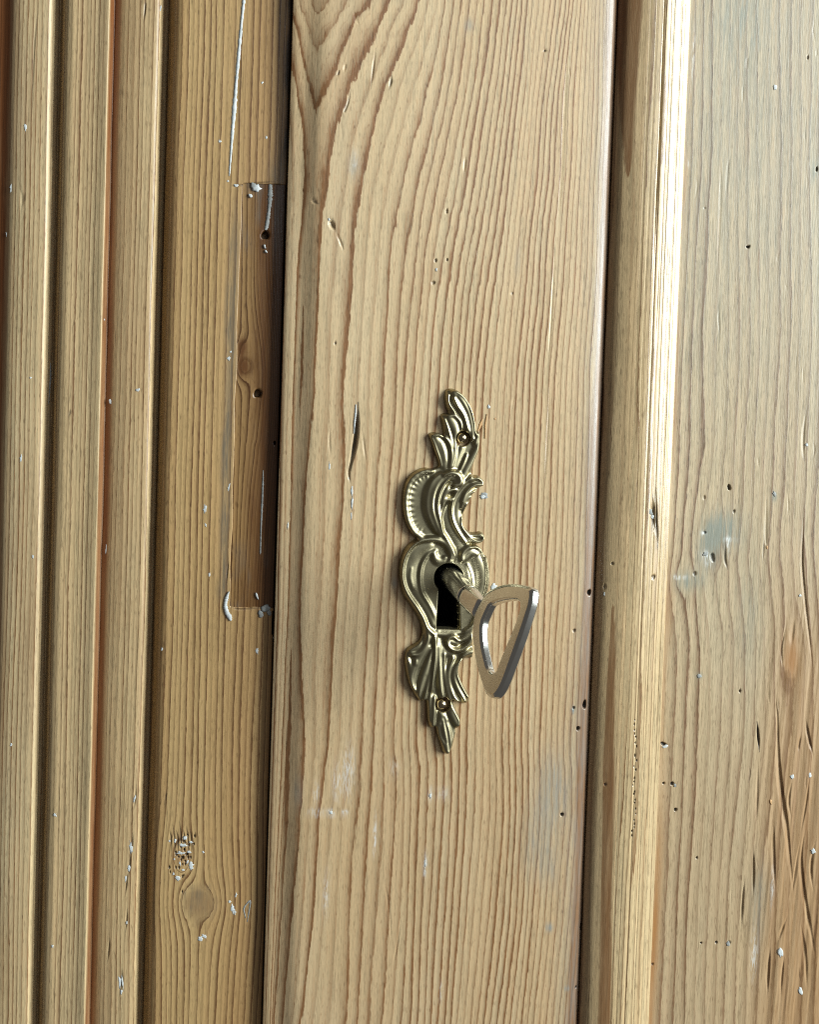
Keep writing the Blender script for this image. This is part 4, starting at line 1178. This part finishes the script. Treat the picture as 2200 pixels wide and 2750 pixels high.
for pts in ([(310, 1240), (280, 1330), (275, 1420)], [(350, 1260), (320, 1380), (310, 1460)], [(395, 1330), (370, 1440), (355, 1540)]):
    hollow(2, pts, [5, 9, 5], 0.28)

# nail holes
NH = [(*at(*z1(822, 610), 1.5), 73 / PXZ[1]), (*at(*z2(556, 1607), 1.5), 66 / PXZ[2])]
KS = key_sd(GX, GZ)
flat = np.exp(-(np.maximum(KS, 0) / 0.9) ** 2)
HH = HH * (1 - flat) + (1.2 + 0.0 * HH) * flat                   # plain lip round the keyhole
for (x, z, r) in NH:
    q = np.hypot(GX - x, GZ - z) - r
    f = np.exp(-(np.maximum(q, 0) / 0.45) ** 2)
    HH = HH * (1 - f) + np.minimum(HH, 1.9) * f
# soften as a casting would be
k = np.array([1, 2, 1.0])
k /= k.sum()
HH = 1.0 + (HH - 1.0) * 0.9
for _ in range(9):
    p = np.pad(HH, 1, 'edge')
    HH = sum(k[i] * p[i:i + HH.shape[0], 1:-1] for i in range(3))
    p = np.pad(HH, 1, 'edge')
    HH = sum(k[i] * p[1:-1, i:i + HH.shape[1]] for i in range(3))


def roundover(sd, r):
    t = np.clip(sd / r, 0, 1)
    return np.sqrt(np.clip(1 - (1 - t) ** 2, 0, 1))


Hf = -0.6 + (HH + 0.6) * roundover(SD + 0.10, 0.85)
Hf = np.where(KS < 0.45, np.minimum(Hf, -0.6 + (Hf + 0.6) * roundover(KS + 0.06, 0.45)), Hf)
for (x, z, r) in NH:
    q = np.hypot(GX - x, GZ - z) - r
    Hf = np.where(q < 0.4, np.minimum(Hf, -0.6 + (Hf + 0.6) * roundover(q + 0.06, 0.35)), Hf)
nzg, nxg = GX.shape
idx = np.arange(nzg * nxg).reshape(nzg, nxg)
ok = (SD > -0.32) & (KS > -0.22)
keep = ok[:-1, :-1] & ok[1:, :-1] & ok[:-1, 1:] & ok[1:, 1:]
Fq = np.stack([idx[:-1, :-1], idx[:-1, 1:], idx[1:, 1:], idx[1:, :-1]], -1)[keep].reshape(-1, 4)
used = np.unique(Fq)
remap = -np.ones(nzg * nxg, int)
remap[used] = np.arange(len(used))
Vp = np.stack([GX, -Hf, GZ], -1).reshape(-1, 3)[used] * MM
mesh_object('cast_relief', Vp, remap[Fq], BRASS, plate)


def ball(name, x, y, z, r, mat, parent, squash=0.75, seg=28, ring_=14):
    V, F = [], []
    for i in range(ring_ + 1):
        th = math.pi * i / ring_
        for j in range(seg):
            ph = 2 * math.pi * j / seg
            V.append(((x + r * math.sin(th) * math.cos(ph)) * MM, (y - r * squash * math.cos(th)) * MM, (z + r * math.sin(th) * math.sin(ph)) * MM))
    for i in range(ring_):
        for j in range(seg):
            F.append((i * seg + j, i * seg + (j + 1) % seg, (i + 1) * seg + (j + 1) % seg, (i + 1) * seg + j))
    return mesh_object(name, V, F, mat, parent)


for (px, py) in (z1(810, 600), z2(545, 1603)):
    x, z = at(px, py, 1.2)
    ball('nail', x, -0.75, z, 1.55, NAILM, plate, 0.95)

# ------------------------------------------------------------------ key
key = thing('key', 'nickel key with a heart shaped loop bow standing in the keyhole', 'key')
dA = 16.0
p3 = lambda q, d: np.array([at(*q, d)[0], -d, at(*q, d)[1]])
H0 = p3(z2(645, 435), 1.0)
A0 = p3(z2(880, 690), dA)
axk = A0 - H0
LSH = np.linalg.norm(axk)
axk /= LSH


def project(w):
    v = w - np.array([0, -DIST, 0])
    return np.array([(v @ side / (v @ fwd) * LENS / 36 - SHX) * 2200 + 1100, 1375 - (v @ upv / (v @ fwd) * LENS / 36 - SHY) * 2200])


tgt = np.array(z2(1275, 1060))
sF = min(np.arange(5, 45, 0.2), key=lambda s: np.hypot(*(project(A0 + s * axk) - tgt)))
Fm = A0 + sF * axk
solve = lambda q: min((abs((p3(q, d) - Fm) @ axk), d) for d in np.arange(0, 60, 0.2))[1]
Tq, Bq = z2(1465, 640), z2(1080, 1490)
lk = p3(Tq, solve(Tq)) - p3(Bq, solve(Bq))
lk -= axk * (lk @ axk)
lk /= np.linalg.norm(lk)
nk = np.cross(axk, lk)
if nk @ (np.array([0, -DIST, 0]) - Fm) < 0:
    nk = -nk
TH = 1.35                                     # half thickness of the bow


def to_face(px, py, off=TH):
    """photo pixel on the flat side of the bow -> (along axis, across) mm"""
    o = np.array([0, -DIST, 0])
    a = (px - 1100) / 2200 + SHX
    b = -(py - 1375) / 2200 + SHY
    v = side * a * 36 + upv * b * 36 + fwd * LENS
    c = A0 + nk * off
    t = ((c - o) @ nk) / (v @ nk)
    w = o + v * t - A0
    return np.array([w @ axk, w @ lk])


of = [(905, 660), (950, 590), (1010, 550), (1090, 518), (1180, 505), (1270, 513), (1345, 535), (1362, 575), (1352, 660), (1322, 760), (1282, 880), (1238, 1005), (1194, 1130), (1150, 1255), (1116, 1350), (1078, 1436), (1036, 1494), (990, 1504), (948, 1464), (917, 1370), (882, 1250), (857, 1120), (840, 1000), (838, 880), (855, 765)]
inn = [(950, 720), (985, 660), (1050, 627), (1130, 608), (1215, 605), (1262, 622), (1281, 668), (1268, 745), (1235, 850), (1190, 960), (1140, 1080), (1088, 1205), (1048, 1305), (1003, 1325), (962, 1292), (930, 1180), (905, 1060), (895, 940), (905, 830)]
O2 = np.array([to_face(*z2(*q)) for q in of])
I2 = np.array([to_face(*z2(*q)) for q in inn])
cen = I2.mean(0)
NB = 120


def resample(P):
    """radius as a smooth function of angle round the bow's middle"""
    q = spline(np.vstack([P, P[:1]]), 400)
    a = np.arctan2(q[:, 1] - cen[1], q[:, 0] - cen[0])
    r = np.hypot(q[:, 0] - cen[0], q[:, 1] - cen[1])
    o = np.argsort(a)
    a, r = a[o], r[o]
    t = np.linspace(-math.pi, math.pi, NB, endpoint=False)
    rr = np.interp(t, np.concatenate([a - 2 * math.pi, a, a + 2 * math.pi]), np.tile(r, 3))
    return t, rr


tO, rO = resample(O2)
tI, rI = resample(I2)
ch = 0.85
Vk, Fk = [], []
rings = [(rO, TH, 0), (rO, TH - 0.55, ch), (rO, -TH + 0.6, ch * 1.15), (rO, -TH, 0.25), (rI, -TH, 0.05), (rI, -TH + 0.6, -0.55), (rI, TH - 0.6, -0.5), (rI, TH, 0.0)]
for (rr, h, off) in rings:
    for t, r in zip(tO, rr):
        p = cen + np.array([math.cos(t), math.sin(t)]) * (r + off)
        w = A0 + axk * p[0] + lk * p[1] + nk * h
        Vk.append(tuple(w * MM))
for r in range(8):
    for i in range(NB):
        j = (i + 1) % NB
        Fk.append((r * NB + i, r * NB + j, ((r + 1) % 8) * NB + j, ((r + 1) % 8) * NB + i))
bow = mesh_object('bow', Vk, Fk, NICKEL, key, False)
bv = bow.modifiers.new('worn_edges', 'BEVEL')
bv.width, bv.segments, bv.limit_method, bv.angle_limit = 0.00016, 2, 'ANGLE', math.radians(16)
wn_ = bow.modifiers.new('shade', 'WEIGHTED_NORMAL')
for p in bow.data.polygons:
    p.use_smooth = True


def lathe_axis(name, prof, seg, mat, o, a, u, v, parent, flat=None):
    V, F = [], []
    for s, ru, rv in prof:
        for j in range(seg):
            ph = 2 * math.pi * j / seg
            V.append(tuple((o + a * s + u * ru * math.cos(ph) + v * rv * math.sin(ph)) * MM))
    n = len(prof)
    for i in range(n - 1):
        for j in range(seg):
            F.append((i * seg + j, i * seg + (j + 1) % seg, (i + 1) * seg + (j + 1) % seg, (i + 1) * seg + j))
    F.append(tuple(range(seg))[::-1])
    F.append(tuple((n - 1) * seg + j for j in range(seg)))
    return mesh_object(name, V, F, mat, parent)


RS = 3.0
shaft = lathe_axis('shaft', [(-LSH - 9, RS, RS), (-LSH, RS, RS), (-6.4, RS, RS), (-5.6, RS, RS)], 36, NICKEL, A0, axk, lk, nk, key)
# squared neck where the round shaft is forged flat into the bow
V, F = [], []
secs = [(-6.0, 3.0, 3.0, 2.0), (-4.8, 2.95, 2.6, 3.0), (-2.0, 2.7, 1.9, 4.0), (0.4, 2.5, 1.45, 5.0), (1.6, 2.4, 1.3, 5.0)]
for s, a, b, e in secs:
    for j in range(32):
        ph = 2 * math.pi * j / 32
        c, d = math.cos(ph), math.sin(ph)
        cu = math.copysign(abs(c) ** (2 / e), c) * a
        cv = math.copysign(abs(d) ** (2 / e), d) * b
        V.append(tuple((A0 + axk * s + lk * cu + nk * cv) * MM))
for i in range(len(secs) - 1):
    for j in range(32):
        F.append((i * 32 + j, i * 32 + (j + 1) % 32, (i + 1) * 32 + (j + 1) % 32, (i + 1) * 32 + j))
F.append(tuple(range(32))[::-1])
F.append(tuple((len(secs) - 1) * 32 + j for j in range(32)))
mesh_object('neck', V, F, NICKEL, key)
